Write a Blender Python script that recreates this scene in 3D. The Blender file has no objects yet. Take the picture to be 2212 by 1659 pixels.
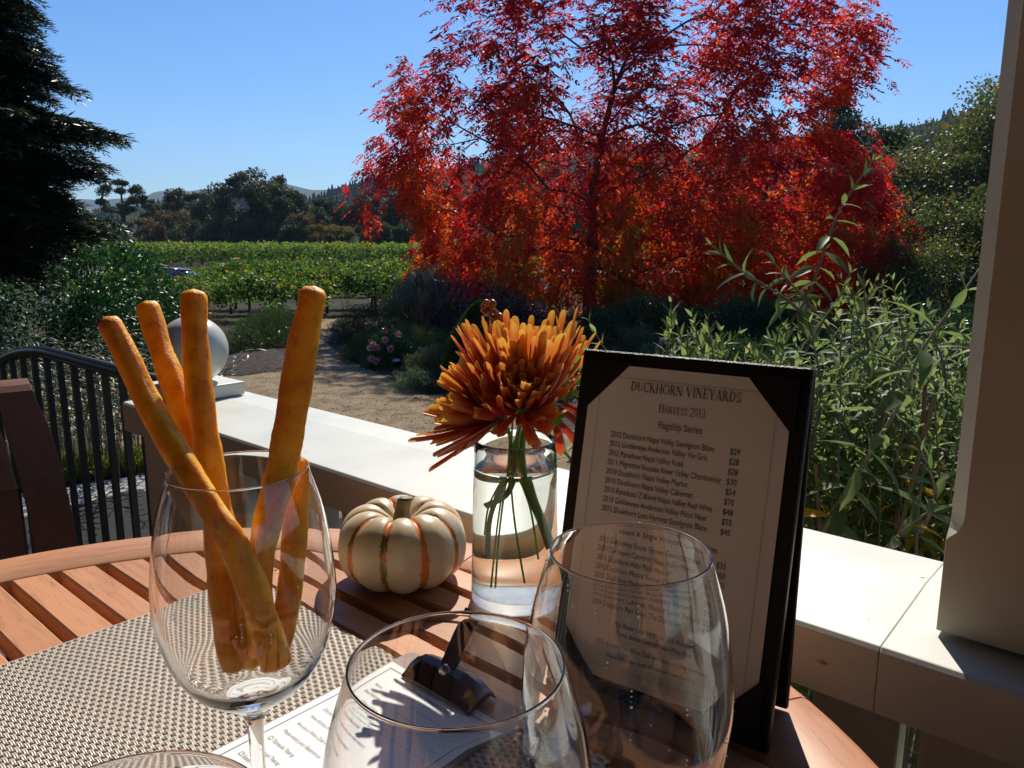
import bpy, bmesh, math, random
import numpy as np
from mathutils import Vector, Matrix
SC = bpy.context.scene
rad = math.radians
rng = np.random.default_rng(7)
random.seed(7)

# ------------------------------------------------------------------ camera, sky, sun, exposure
CZ = 2.75                                   # eye height over the garden
F_ = 1680.0; CX, CY = 1106.0, 829.5         # focal length and centre in a 2212 x 1659 frame
PITCH = math.atan(317.5 / F_)
cam_d = bpy.data.cameras.new("camera"); cam = bpy.data.objects.new("camera", cam_d)
SC.collection.objects.link(cam)
cam.location = (0, 0, CZ); cam.rotation_euler = (math.pi/2 - PITCH, 0, 0)
cam_d.sensor_width = 36; cam_d.lens = F_/2212*36; cam_d.clip_start = 0.01; cam_d.clip_end = 20000
SC.camera = cam
SUN_EL, SUN_AZ = 43.0, 8.0
w = bpy.data.worlds.new("World"); SC.world = w; w.use_nodes = True
wt = w.node_tree; bgn = wt.nodes["Background"]
sky = wt.nodes.new("ShaderNodeTexSky"); sky.sky_type = 'NISHITA'; sky.sun_disc = False
sky.sun_elevation = rad(SUN_EL); sky.sun_rotation = rad(SUN_AZ)
sky.air_density = 1.0; sky.dust_density = 0.3; sky.ozone_density = 3.0; sky.altitude = 60
hs = wt.nodes.new("ShaderNodeHueSaturation"); hs.inputs['Saturation'].default_value = 1.18
tn = wt.nodes.new("ShaderNodeMix"); tn.data_type = 'RGBA'; tn.blend_type = 'MULTIPLY'; tn.inputs[0].default_value = 1; tn.inputs[7].default_value = (.69, .93, 1.22, 1)
wt.links.new(sky.outputs[0], hs.inputs['Color']); wt.links.new(hs.outputs[0], tn.inputs[6]); wt.links.new(tn.outputs[2], bgn.inputs[0])
bgn.inputs[1].default_value = 0.082
sd = bpy.data.lights.new("sun", 'SUN'); sun = bpy.data.objects.new("sun", sd); SC.collection.objects.link(sun)
sd.energy = 5.0; sd.angle = rad(0.5); sd.color = (1.0, 0.93, 0.82)
sdir = Vector((math.sin(rad(SUN_AZ))*math.cos(rad(SUN_EL)), math.cos(rad(SUN_AZ))*math.cos(rad(SUN_EL)), math.sin(rad(SUN_EL))))
sun.rotation_euler = sdir.to_track_quat('Z', 'Y').to_euler()
SC.view_settings.view_transform = 'Standard'; SC.view_settings.look = 'None'
SC.view_settings.exposure = 0.30; SC.view_settings.gamma = 1.0
SC.cycles.max_bounces = 16; SC.cycles.transmission_bounces = 14; SC.cycles.transparent_max_bounces = 12
SC.cycles.diffuse_bounces = 3; SC.cycles.glossy_bounces = 5; SC.cycles.volume_bounces = 0

# ------------------------------------------------------------------ geometry of the place
TABLE_Z = CZ - 0.345; RAIL_Z = CZ - 0.32; DECK_Z = TABLE_Z - 0.74
RD = np.array([-0.7502, 0.6612, 0.0]); RN = np.array([0.6612, 0.7502, 0.0])   # along the railing / out over the garden
cth, sth = math.cos(PITCH), math.sin(PITCH)
def ray(x, y):
    v = (y-CY)/F_
    return np.array([(x-CX)/F_, cth - sth*v, -(sth + cth*v)])
def onz(x, y, z):                            # where the sight line meets height z
    r = ray(x, y); t = (z-CZ)/r[2]; return np.array([r[0]*t, r[1]*t, z])
def atY(x, y, Y):
    r = ray(x, y); t = Y/r[1]; return np.array([r[0]*t, Y, CZ + r[2]*t])
def an(a, n, z=0.0):
    p = RD*a + RN*n; return np.array([p[0], p[1], z])

# ------------------------------------------------------------------ mesh helpers
def link(o, parent=None):
    SC.collection.objects.link(o)
    if parent is not None: o.parent = parent
    return o
def tag(o, label=None, cat=None, group=None, kind=None):
    if label: o['label'] = label
    if cat: o['category'] = cat
    if group: o['group'] = group
    if kind: o['kind'] = kind
    return o
def empty(name, loc=(0, 0, 0), rz=0.0, label=None, cat=None, group=None):
    o = bpy.data.objects.new(name, None); o.empty_display_size = .05
    SC.collection.objects.link(o); o.location = loc; o.rotation_euler = (0, 0, rz)
    return tag(o, label, cat, group)
def mesh(name, V, Fs, mats, parent=None, off=None, smooth=False, var=None, mi=None, pv=None):
    """V (n,3); Fs = list of (m,k) int arrays or a list of tuples; var = per-face float, pv = per-point float."""
    V = np.asarray(V, dtype=np.float32).reshape(-1, 3).copy()
    if off is None and parent is not None and parent.type == 'EMPTY' and abs(parent.rotation_euler[2]) < 1e-9:
        V -= np.array(parent.location, dtype=np.float32)
    elif off is not None: V -= np.array(off, dtype=np.float32)
    me = bpy.data.meshes.new(name)
    if isinstance(Fs, np.ndarray): Fs = [Fs]
    if len(Fs) and isinstance(Fs[0], (tuple, list)): 
        me.from_pydata([tuple(map(float, v)) for v in V], [], [tuple(map(int, f)) for f in Fs])
    else:
        nl = sum(f.size for f in Fs); npoly = sum(len(f) for f in Fs)
        me.vertices.add(len(V)); me.vertices.foreach_set("co", V.ravel())
        me.loops.add(nl); me.loops.foreach_set("vertex_index", np.concatenate([f.ravel() for f in Fs]).astype(np.int32))
        me.polygons.add(npoly)
        tot = np.concatenate([np.full(len(f), f.shape[1], dtype=np.int32) for f in Fs])
        st = np.concatenate([[0], np.cumsum(tot)[:-1]]).astype(np.int32)
        me.polygons.foreach_set("loop_start", st)
        try: me.polygons.foreach_set("loop_total", tot)
        except Exception: pass
        me.update(calc_edges=True)
    if not isinstance(mats, (list, tuple)): mats = [mats]
    for m in mats: me.materials.append(m)
    if mi is not None: me.polygons.foreach_set("material_index", np.asarray(mi, dtype=np.int32))
    if smooth: me.polygons.foreach_set("use_smooth", np.ones(len(me.polygons), dtype=bool))
    if var is not None:
        a = me.attributes.new("var", 'FLOAT', 'FACE'); a.data.foreach_set("value", np.asarray(var, dtype=np.float32))
    if pv is not None:
        a = me.attributes.new("pv", 'FLOAT', 'POINT'); a.data.foreach_set("value", np.asarray(pv, dtype=np.float32))
    me.validate(); me.update()
    return link(bpy.data.objects.new(name, me), parent)
def bevel(o, wd, seg=2):
    m = o.modifiers.new("bevel", 'BEVEL'); m.width = wd; m.segments = seg; m.limit_method = 'ANGLE'; m.angle_limit = rad(35)
    return o
class MB:
    def __init__(s): s.v = []; s.f = []; s.n = 0; s.var = []
    def add(s, V, F, var=0.5):
        V = np.asarray(V, float); s.v.append(V)
        for q in F: s.f.append(tuple(int(i)+s.n for i in q)); s.var.append(var)
        s.n += len(V); return s
    def box(s, c, sz, M=None, var=0.5):
        V = np.array([[x, y, z] for z in (-.5, .5) for y in (-.5, .5) for x in (-.5, .5)])*np.array(sz)
        if M is not None: V = V @ np.array(M).T
        V = V + np.array(c)
        return s.add(V, [(0, 2, 3, 1), (4, 5, 7, 6), (0, 1, 5, 4), (2, 6, 7, 3), (0, 4, 6, 2), (1, 3, 7, 5)], var)
    def prism(s, poly, z0, z1, var=.5):
        n = len(poly); V = [(x, y, z0) for x, y in poly]+[(x, y, z1) for x, y in poly]
        F = [tuple(range(n))[::-1], tuple(range(n, 2*n))]+[(i, (i+1) % n, n+(i+1) % n, n+i) for i in range(n)]
        return s.add(V, F, var)
    def tube(s, P, r, k=6, cap=True, var=.5, flat=1.0):
        P = np.asarray(P, float); n = len(P); r = np.broadcast_to(np.asarray(r, float), (n,))
        V = []; T = np.gradient(P, axis=0); up = np.array([0, 0, 1.0])
        prev = None
        for i in range(n):
            t = T[i]/(np.linalg.norm(T[i])+1e-9)
            if prev is None:
                a = np.cross(t, up if abs(t[2]) < .9 else np.array([1.0, 0, 0]))
            else: a = prev - t*np.dot(prev, t)
            a /= np.linalg.norm(a)+1e-9; b = np.cross(t, a); prev = a
            for j in range(k):
                q = 2*math.pi*j/k; V.append(P[i]+r[i]*(math.cos(q)*a+math.sin(q)*b*flat))
        F = [(i*k+j, i*k+(j+1) % k, (i+1)*k+(j+1) % k, (i+1)*k+j) for i in range(n-1) for j in range(k)]
        if cap: F += [tuple(range(k))[::-1], tuple(range((n-1)*k, n*k))]
        return s.add(V, F, var)
    def build(s, name, m, parent=None, smooth=False, off=None):
        V = np.concatenate(s.v)
        return mesh(name, V, s.f, m, parent, off, smooth, var=s.var)
def lathe(prof, k=64, c=(0, 0, 0)):
    prof = np.asarray(prof, float); n = len(prof); a = np.arange(k)*2*math.pi/k
    V = []; F = []; idx = []
    for r, z in prof:
        if r < 1e-7: idx.append([len(V)]*k); V.append((c[0], c[1], c[2]+z))
        else:
            idx.append(list(range(len(V), len(V)+k)))
            V += [(c[0]+r*math.cos(t), c[1]+r*math.sin(t), c[2]+z) for t in a]
    for i in range(n-1):
        for j in range(k):
            q = [idx[i][j], idx[i][(j+1) % k], idx[i+1][(j+1) % k], idx[i+1][j]]
            q2 = []
            for e in q:
                if e not in q2: q2.append(e)
            if len(q2) >= 3: F.append(tuple(q2))
    return V, F
def spline(P, n):
    P = np.asarray(P, float); m = len(P)
    Q = np.vstack([2*P[0]-P[1], P, 2*P[-1]-P[-2]]); out = []
    for t in np.linspace(0, m-1-1e-6, n):
        i = int(t); u = t-i; a, b, c, d = Q[i], Q[i+1], Q[i+2], Q[i+3]
        out.append(.5*((2*b)+(-a+c)*u+(2*a-5*b+4*c-d)*u*u+(-a+3*b-3*c+d)*u**3))
    return np.array(out)

# ------------------------------------------------------------------ materials
def nt(name):
    m = bpy.data.materials.new(name); m.use_nodes = True; t = m.node_tree
    b = t.nodes["Principled BSDF"]; return m, t, b
def N(t, ty, **kw):
    n = t.nodes.new(ty)
    for k, v in kw.items():
        if k in n.inputs: n.inputs[k].default_value = v
        else: setattr(n, k, v)
    return n
def ramp(t, fac, cols, interp='LINEAR'):
    r = t.nodes.new("ShaderNodeValToRGB"); r.color_ramp.interpolation = interp
    e = r.color_ramp.elements
    while len(e) < len(cols): e.new(0.5)
    for i, (p, c) in enumerate(cols): e[i].position = p; e[i].color = (*c, 1)
    t.links.new(fac, r.inputs[0]); return r
def coords(t, scale=(1, 1, 1)):
    tc = t.nodes.new("ShaderNodeTexCoord"); mp = t.nodes.new("ShaderNodeMapping"); mp.inputs['Scale'].default_value = scale
    t.links.new(tc.outputs['Object'], mp.inputs[0]); return mp.outputs[0]
def noisemat(name, cols, scale=5., detail=6., rough=.7, bump=.0, bscale=None, cs=(1, 1, 1), spec=.4, bdist=.01):
    m, t, b = nt(name); co = coords(t, cs)
    n = N(t, "ShaderNodeTexNoise", Scale=scale, Detail=detail); t.links.new(co, n.inputs[0])
    r = ramp(t, n.outputs[0], cols); t.links.new(r.outputs[0], b.inputs['Base Color'])
    b.inputs['Roughness'].default_value = rough; b.inputs['Specular IOR Level'].default_value = spec
    if bump:
        n2 = N(t, "ShaderNodeTexNoise", Scale=bscale or scale*4, Detail=5.); t.links.new(co, n2.inputs[0])
        bp = N(t, "ShaderNodeBump", Strength=bump, Distance=bdist); t.links.new(n2.outputs[0], bp.inputs['Height'])
        t.links.new(bp.outputs[0], b.inputs['Normal'])
    return m
def leafmat(name, cols, trans=.45, tcol=1.6, rough=.45, spec=.4, sat=1.0):
    m, t, b = nt(name)
    a = t.nodes.new("ShaderNodeAttribute"); a.attribute_name = "var"
    r = ramp(t, a.outputs['Fac'], cols)
    t.links.new(r.outputs[0], b.inputs['Base Color'])
    b.inputs['Roughness'].default_value = rough; b.inputs['Specular IOR Level'].default_value = spec
    tr = t.nodes.new("ShaderNodeBsdfTranslucent")
    mul = t.nodes.new("ShaderNodeMix"); mul.data_type = 'RGBA'; mul.blend_type = 'MULTIPLY'; mul.inputs[0].default_value = 1
    t.links.new(r.outputs[0], mul.inputs[6]); mul.inputs[7].default_value = (tcol, tcol, tcol*.8, 1)
    t.links.new(mul.outputs[2], tr.inputs[0])
    mx = t.nodes.new("ShaderNodeMixShader"); mx.inputs[0].default_value = trans
    t.links.new(b.outputs[0], mx.inputs[1]); t.links.new(tr.outputs[0], mx.inputs[2])
    t.links.new(mx.outputs[0], t.nodes["Material Output"].inputs[0]); return m
def plain(name, c, rough=.5, metal=0., spec=.5):
    return noisemat(name, [(.3, tuple(x*.88 for x in c)), (.7, tuple(min(1, x*1.08) for x in c))], 12., 4., rough, spec=spec) if metal == 0 else metalmat(name, c, rough)
def metalmat(name, c, rough):
    m, t, b = nt(name); b.inputs['Base Color'].default_value = (*c, 1); b.inputs['Metallic'].default_value = 1.0
    n = N(t, "ShaderNodeTexNoise", Scale=60., Detail=4.); t.links.new(coords(t), n.inputs[0])
    mr = N(t, "ShaderNodeMapRange"); mr.inputs[3].default_value = rough*.7; mr.inputs[4].default_value = rough*1.3
    t.links.new(n.outputs[0], mr.inputs[0]); t.links.new(mr.outputs[0], b.inputs['Roughness']); return m
def glassmat(name, ior=1.5, col=(1, 1, 1), rough=0.):
    m, t, b = nt(name); t.nodes.remove(b)
    g = N(t, "ShaderNodeBsdfGlass", IOR=ior, Roughness=rough); g.inputs[0].default_value = (*col, 1)
    t.links.new(g.outputs[0], t.nodes["Material Output"].inputs[0]); return m
def woodmat(name, dark, lite, vein, axis=0, rough=.5, sc=1.0, spec=.35):
    m, t, b = nt(name); s = [14*sc, 160*sc, 160*sc] if axis == 0 else [160*sc, 160*sc, 14*sc]
    co = coords(t, tuple(s)); at = t.nodes.new("ShaderNodeAttribute"); at.attribute_name = "var"
    sh = t.nodes.new("ShaderNodeVectorMath"); sh.operation = 'ADD'
    cb = t.nodes.new("ShaderNodeCombineXYZ"); mm = N(t, "ShaderNodeMath", operation='MULTIPLY'); mm.inputs[1].default_value = 97.
    t.links.new(at.outputs['Fac'], mm.inputs[0])
    for i in range(3): t.links.new(mm.outputs[0], cb.inputs[i])
    t.links.new(co, sh.inputs[0]); t.links.new(cb.outputs[0], sh.inputs[1])
    n1 = N(t, "ShaderNodeTexNoise", Scale=.35, Detail=7., Roughness=.65); t.links.new(sh.outputs[0], n1.inputs[0])
    n2 = N(t, "ShaderNodeTexNoise", Scale=2.2, Detail=4., Roughness=.7); t.links.new(sh.outputs[0], n2.inputs[0])
    r = ramp(t, n1.outputs[0], [(.28, dark), (.5, lite), (.72, tuple(.5*(a+b2) for a, b2 in zip(dark, lite)))])
    r2 = ramp(t, n2.outputs[0], [(.30, vein), (.43, (1, 1, 1))])
    mul = t.nodes.new("ShaderNodeMix"); mul.data_type = 'RGBA'; mul.blend_type = 'MULTIPLY'; mul.inputs[0].default_value = .75
    t.links.new(r.outputs[0], mul.inputs[6]); t.links.new(r2.outputs[0], mul.inputs[7])
    hv = t.nodes.new("ShaderNodeHueSaturation"); mv = N(t, "ShaderNodeMapRange"); mv.inputs[3].default_value = .82; mv.inputs[4].default_value = 1.15
    t.links.new(at.outputs['Fac'], mv.inputs[0]); t.links.new(mv.outputs[0], hv.inputs['Value']); t.links.new(mul.outputs[2], hv.inputs['Color'])
    t.links.new(hv.outputs[0], b.inputs['Base Color']); b.inputs['Roughness'].default_value = rough; b.inputs['Specular IOR Level'].default_value = spec
    bp = N(t, "ShaderNodeBump", Strength=.25, Distance=.0006); t.links.new(n2.outputs[0], bp.inputs['Height']); t.links.new(bp.outputs[0], b.inputs['Normal'])
    return m
M = {}
M['teak'] = woodmat('teak', (.38, .155, .07), (.57, .265, .13), (.50, .37, .30), 0, .48)
M['teak_v'] = woodmat('teak_vertical', (.13, .055, .032), (.21, .095, .055), (.6, .5, .45), 2, .5)
M['deck'] = woodmat('deck_boards', (.05, .026, .018), (.10, .052, .034), (.5, .4, .35), 0, .6, .3)
M['white'] = noisemat('white_paint', [(.25, (.60, .60, .52)), (.7, (.70, .70, .62))], 9., 8., .42, .05, 60., spec=.5, bdist=.002)
M['white2'] = noisemat('column_paint', [(.3, (.58, .56, .44)), (.7, (.66, .64, .51))], 14., 6., .5, .25, 120., spec=.4, bdist=.001)
M['ball'] = noisemat('ball_paint', [(.3, (.54, .54, .47)), (.7, (.59, .59, .52))], 5., 4., .3, .04, 150., spec=.5, bdist=.001)
M['iron'] = plain('black_iron', (.02, .02, .024), .32)
M['glass'] = glassmat('wine_glass_crystal', 1.5, (.99, .995, .995))
M['vase'] = glassmat('vase_glass', 1.5, (.97, .985, .975))
M['water_side'] = glassmat('water_to_glass', 1.333/1.5, (.985, .99, .965))
M['water_top'] = glassmat('water_surface', 1.333, (1, 1, 1))

# ------------------------------------------------------------------ leaves
def unit(a): return a/(np.linalg.norm(a, axis=-1, keepdims=True)+1e-9)
def rvec(n): return unit(rng.normal(size=(n, 3)))
def leaf_quads(P, D, Nn, L, W, droop=0.0):
    """one rhombus per leaf"""
    n = len(P); D = unit(D); Nn = unit(Nn - D*np.sum(D*Nn, 1, keepdims=True)); S = np.cross(D, Nn)
    L = np.broadcast_to(L, (n,))[:, None]; W = np.broadcast_to(W, (n,))[:, None]
    V = np.stack([P, P+D*L*.45+S*W*.5+Nn*L*.04, P+D*L - np.array([0, 0, 1.])*L*droop, P+D*L*.45-S*W*.5+Nn*L*.04], 1).reshape(-1, 3)
    F = np.arange(4*n).reshape(n, 4); return V, F
def leaf_full(P, D, Nn, L, W, fold=.25, curl=.25):
    """folded, pointed, curved leaf: 8 verts, 6 faces"""
    n = len(P); D = unit(D); Nn = unit(Nn - D*np.sum(D*Nn, 1, keepdims=True)); S = np.cross(D, Nn)
    L = np.broadcast_to(L, (n,))[:, None]; W = np.broadcast_to(W, (n,))[:, None]; curl = np.broadcast_to(curl, (n,))[:, None]
    def pt(t, s, w): return P + D*L*t - Nn*L*curl*t*t + S*W*.5*s*w + Nn*W*.5*fold*w*(1 if s else 0)
    ts = [.0, .18, .42, .7, 1.0]; ws = [0, .62, 1.0, .72, 0]
    V = [pt(0, 0, 0)]
    for t_, w_ in zip(ts[1:4], ws[1:4]): V += [pt(t_, 1, w_), pt(t_, 0, 0), pt(t_, -1, w_)]
    V.append(pt(1, 0, 0)); V = np.stack(V, 1); k = V.shape[1]
    b = (np.arange(n)*k)[:, None]
    T = np.array([[0, 1, 2], [0, 2, 3], [7, 10, 8], [8, 10, 9]]); Q = np.array([[1, 4, 5, 2], [2, 5, 6, 3], [4, 7, 8, 5], [5, 8, 9, 6]])
    return V.reshape(-1, 3), [(T[None]+b[:, :, None]).reshape(-1, 3), (Q[None]+b[:, :, None]).reshape(-1, 4)]
def varfull(v, n): return np.concatenate([np.repeat(v, 4), np.repeat(v, 4)])

# ------------------------------------------------------------------ branching tree from attractor points
def skeleton(base, trunk_pts, A, step=.5, wpath=.35, r0=.16, pw=.42, rmin=.008):
    nodes = [np.array(p, float) for p in trunk_pts]; par = [-1]+list(range(len(trunk_pts)-1))
    pl = [0.0]
    for i in range(1, len(nodes)): pl.append(pl[-1]+np.linalg.norm(nodes[i]-nodes[i-1]))
    start = max(1, len(trunk_pts)//3)
    order = np.argsort(np.linalg.norm(A-np.array(trunk_pts[-1]), axis=1)); tips = []
    for k in order:
        p = A[k]; NN = np.array(nodes); d = np.linalg.norm(NN-p, axis=1); cost = d + wpath*np.array(pl)
        cost = cost + np.where(NN[:, 2] > p[2]+.1, (NN[:, 2]-p[2])*1.2, 0); cost[:start] += 99
        j = int(np.argmin(cost)); q = nodes[j]; m = max(1, int(d[j]/step)); last = j
        side = rng.normal(size=3)*d[j]*.06
        for s in range(1, m+1):
            u = s/m; x = q+(p-q)*u+side*math.sin(math.pi*u)+np.array([0, 0, d[j]*.10*math.sin(math.pi*u)])
            nodes.append(x); par.append(last); pl.append(pl[last]+np.linalg.norm(x-nodes[last])); last = len(nodes)-1
        tips.append(last)
    cnt = np.ones(len(nodes))
    isleaf = np.ones(len(nodes), bool)
    for i in range(len(nodes)-1, 0, -1):
        if par[i] >= 0: cnt[par[i]] += cnt[i]
    r = np.maximum(rmin, r0*(cnt/cnt[0])**pw)
    return np.array(nodes), np.array(par), r, tips
def wood(nodes, par, r, k=5):
    i = np.where(par >= 0)[0]; a = nodes[par[i]]; b = nodes[i]; ra = np.minimum(r[par[i]], r[i]*1.35); rb = r[i]
    d = unit(b-a); u = unit(np.cross(d, np.array([.3, .9, .2]))); v = np.cross(d, u)
    q = np.arange(k)*2*math.pi/k; c, s = np.cos(q)[None, :, None], np.sin(q)[None, :, None]
    ring = u[:, None]*c+v[:, None]*s
    V = np.stack([a[:, None]+ring*ra[:, None, None], b[:, None]+ring*rb[:, None, None]], 1).reshape(-1, 3)
    base = (np.arange(len(i))*2*k)[:, None, None]; j = np.arange(k)
    Q = np.stack([j, (j+1) % k, k+(j+1) % k, k+j], 1)[None]
    return V, (Q+base).reshape(-1, 4)
def copy_tree(o, loc=None, rz=None, sc=None, label=None, group=None):
    c = o.copy(); SC.collection.objects.link(c)
    if loc is not None: c.location = loc
    if rz is not None: c.rotation_euler[2] = rz
    if sc is not None: c.scale = sc if hasattr(sc, '__len__') else (sc,)*3
    if label: c['label'] = label
    if group: c['group'] = group
    for ch in list(o.children):
        d = ch.copy(); SC.collection.objects.link(d); d.parent = c
        for g in ch.children:
            e = g.copy(); SC.collection.objects.link(e); e.parent = d
    return c

# ================================================================== SETTING
def gpoly(name, pts, z, m, grid=0):
    V = [(p[0], p[1], z) for p in pts]; o = mesh(name, V, [tuple(range(len(V)))], m); return tag(o, kind='structure')
g_soil = noisemat('garden_soil', [(.3, (.022, .018, .013)), (.5, (.045, .036, .025)), (.6, (.035, .045, .016)), (.72, (.05, .075, .02))], .9, 9., .95, .6, 14., spec=.1, bdist=.05)
tag(mesh('ground', [(-900, -60, 0), (900, -60, 0), (900, 3900, 0), (-900, 3900, 0)], [(0, 1, 2, 3)], g_soil), kind='structure')
sand = noisemat('decomposed_granite', [(.25, (.14, .10, .058)), (.5, (.25, .185, .11)), (.75, (.34, .26, .16))], 3.2, 12., .95, .9, 55., spec=.15, bdist=.02)
pp = [(655, 690), (648, 705), (640, 730), (622, 752), (618, 775), (632, 792), (600, 803), (540, 806), (430, 826), (250, 880), (250, 1000), (700, 1120),
      (1300, 1080), (1300, 960), (1130, 905), (1000, 880), (955, 862), (905, 838), (850, 815), (790, 790), (745, 770), (722, 755), (712, 735), (722, 715), (716, 700), (722, 690)]
pv_ = np.array([onz(x, y, 0)[:2] for x, y in pp]); ps = spline(np.vstack([pv_, pv_[:1]]), 150)[:-1]
gpoly('path', [p + rng.normal(size=2)*.035 for p in ps], .004, sand)
mul = noisemat('bark_mulch', [(.3, (.022, .015, .012)), (.6, (.06, .042, .032)), (.8, (.12, .09, .07))], 9., 12., .9, 1.0, 60., spec=.3, bdist=.04)
def mound(name, c, rx, ry, h, m, n=40):
    V = []; F = []
    for i in range(n+1):
        for j in range(n+1):
            u, v = i/n*2-1, j/n*2-1; q = max(0, 1-(u*u+v*v)); V.append((c[0]+rx*u, c[1]+ry*v, .006+h*q**.7*(1+.12*math.sin(9*u+4*v))+(.02*rng.random() if q > 0 else -.02)))
    for i in range(n):
        for j in range(n): a = i*(n+1)+j; F.append((a, a+n+1, a+n+2, a+1))
    return tag(mesh(name, V, F, m, smooth=False), kind='structure')
mc = onz(560, 780, 0); mound('mulch_bed', mc, .98, 2.0, .13, mul)
gpoly('mulch_strip', [onz(x, y, 0)[:2] for x, y in [(720, 752), (745, 775), (850, 822), (960, 872), (1140, 915), (1300, 960), (1500, 800), (900, 690), (716, 700)]], .008, mul)
conc = noisemat('concrete', [(.3, (.30, .29, .27)), (.7, (.42, .40, .37))], 3., 10., .9, .2, 60., spec=.2)
gpoly('pavement', [onz(x, y, 0)[:2] for x, y in [(-60, 1085), (330, 1024), (352, 1064), (290, 1074), (-60, 1165)]], .012, conc)
roadm = noisemat('pale_road', [(.3, (.30, .30, .29)), (.7, (.38, .37, .36))], .8, 8., .9)
gpoly('road', [(-60, 57), (30, 63), (30, 69), (-60, 63)], .004, roadm)
# deck (raised terrace) seen dark behind the table
dk = MB(); b0 = .885
nb = 22
for i in range(nb):
    n1 = b0 - i*.145; 
    P = [an(-2.2, n1), an(2.5, n1), an(2.5, n1-.139), an(-2.2, n1-.139)]
    dk.prism([(p[0], p[1]) for p in P][::-1], DECK_Z-.03, DECK_Z, var=rng.random())
tag(dk.build('deck', M['deck']), kind='structure')

# distant hills -------------------------------------------------------------
def hill(name, prof, Y, depth, col, jag=0.0, trees=0, tsz=9):
    """ridge whose skyline passes the given picture points at distance Y, as real terrain sloping to both sides"""
    P = np.array([atY(x, y, Y) for x, y in prof]); xs = np.linspace(P[0, 0], P[-1, 0], 260); zs = np.interp(xs, P[:, 0], P[:, 2])
    zs = zs + jag*(np.sin(xs/Y*90)+.6*np.sin(xs/Y*211+1)+.4*np.sin(xs/Y*517))
    rows = [(-1, 0.0), (-.7, .22), (-.45, .5), (-.2, .84), (0, 1.0), (.3, .8), (1, 0)]
    V = []
    for d, h in rows:
        nz = 1 + (.12*np.sin(xs/Y*37+d*5)+.08*np.sin(xs/Y*83+d*9))*(0 if d == 0 else 1)*(h < 1)
        V += [(x, Y+d*depth, max(-.5, z*h*q)) for x, z, q in zip(xs, zs, nz)]
    n = len(xs); F = [(r*n+i, r*n+i+1, (r+1)*n+i+1, (r+1)*n+i) for r in range(len(rows)-1) for i in range(n-1)]
    o = mesh(name, V, F, col, smooth=True); tag(o, kind='structure')
    return xs, zs
hm1 = noisemat('far_hill', [(.3, (.05, .07, .05)), (.7, (.09, .10, .06))], .01, 8., 1., spec=0)
hill('hills', [(-700, 400), (-200, 430), (200, 432), (330, 427), (400, 416), (470, 404), (540, 410), (620, 406), (690, 411), (740, 403), (800, 391), (900, 400), (1100, 380), (1500, 360), (1900, 330), (2300, 350), (2800, 380)], 2900, 900, hm1, jag=2.5)
hm2 = noisemat('near_hill', [(.3, (.02, .035, .018)), (.7, (.05, .06, .03))], .03, 8., 1., spec=0)
HX = hill('wooded_hill', [(-900, 470), (100, 470), (330, 452), (480, 425), (620, 432), (700, 432), (735, 413), (800, 396), (850, 380), (950, 372), (1150, 330), (1300, 310), (1500, 330), (1700, 300), (1850, 300), (1935, 283), (2000, 268), (2100, 240), (2400, 180), (2700, 200)], 650, 260, hm2, jag=.6)
# wood on the hill: one mass of conifer tops
xs, zs = HX; cn = 5200; px = rng.uniform(xs[0]*.55, xs[-1]*.8, cn); u = rng.random(cn)**1.6
pz = np.interp(px, xs, zs)*np.interp(-u, [-1, -.7, -.45, -.2, 0], [0, .22, .5, .84, 1.0]); py = 650 - u*260
V = []; F = []; va = []
for i in range(cn):
    h = rng.uniform(3.0, 6.5)*(1.5 if rng.random()<.12 else 1); r = h*.24; k = 5; b = len(V); a0 = rng.random()*6
    for lev, (zz, rr) in enumerate([(0, 1.0), (.45, .8), (.5, .55), (.78, .42)]):
        for j in range(k): q = a0+2*math.pi*j/k+lev; V.append((px[i]+r*rr*math.cos(q)*rng.uniform(.7, 1.2), py[i]+r*rr*math.sin(q), pz[i]-1+h*zz))
    V.append((px[i], py[i], pz[i]-1+h))
    for lev in range(3):
        for j in range(k): F.append((b+lev*k+j, b+lev*k+(j+1) % k, b+(lev+1)*k+(j+1) % k, b+(lev+1)*k+j))
    for j in range(k): F.append((b+3*k+j, b+3*k+(j+1) % k, b+4*k, b+4*k))
F = [f if f[2] != f[3] else f[:3] for f in F]
fw_m = noisemat('hill_conifer', [(.3, (.012, .026, .014)), (.7, (.03, .045, .022))], .2, 4., 1., spec=0)
tag(mesh('hill_wood', V, F, fw_m), 'dark conifer wood covering the hills beyond the vineyard', 'wood', kind='stuff')

# ================================================================== TREES
lm_pist = leafmat('red_autumn_leaf', [(0, (.20, .008, .014)), (.3, (.36, .013, .020)), (.52, (.46, .030, .014)), (.74, (.48, .085, .010)), (.9, (.40, .16, .015)), (1, (.16, .15, .02))], .52, 1.85, .5, .12)
bark = noisemat('dark_bark', [(.3, (.035, .025, .02)), (.7, (.09, .07, .055))], 6., 8., .9, .8, 30., cs=(1, 1, .3), bdist=.02)
def inpoly(x, y, poly):
    c = np.zeros(len(x), bool); n = len(poly)
    for i in range(n):
        x1, y1 = poly[i]; x2, y2 = poly[(i+1) % n]
        k = ((y1 > y) != (y2 > y)) & (x < (x2-x1)*(y-y1)/(y2-y1+1e-9)+x1); c ^= k
    return c
def edgedist(x, y, poly):
    d = np.full(len(x), 1e9); P = np.stack([x, y], 1)
    for i in range(len(poly)):
        a = np.array(poly[i], float); b = np.array(poly[(i+1) % len(poly)], float); ab = b-a
        t = np.clip(((P-a)@ab)/(ab@ab), 0, 1); d = np.minimum(d, np.linalg.norm(P-(a+t[:, None]*ab), axis=1))
    return d
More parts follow.
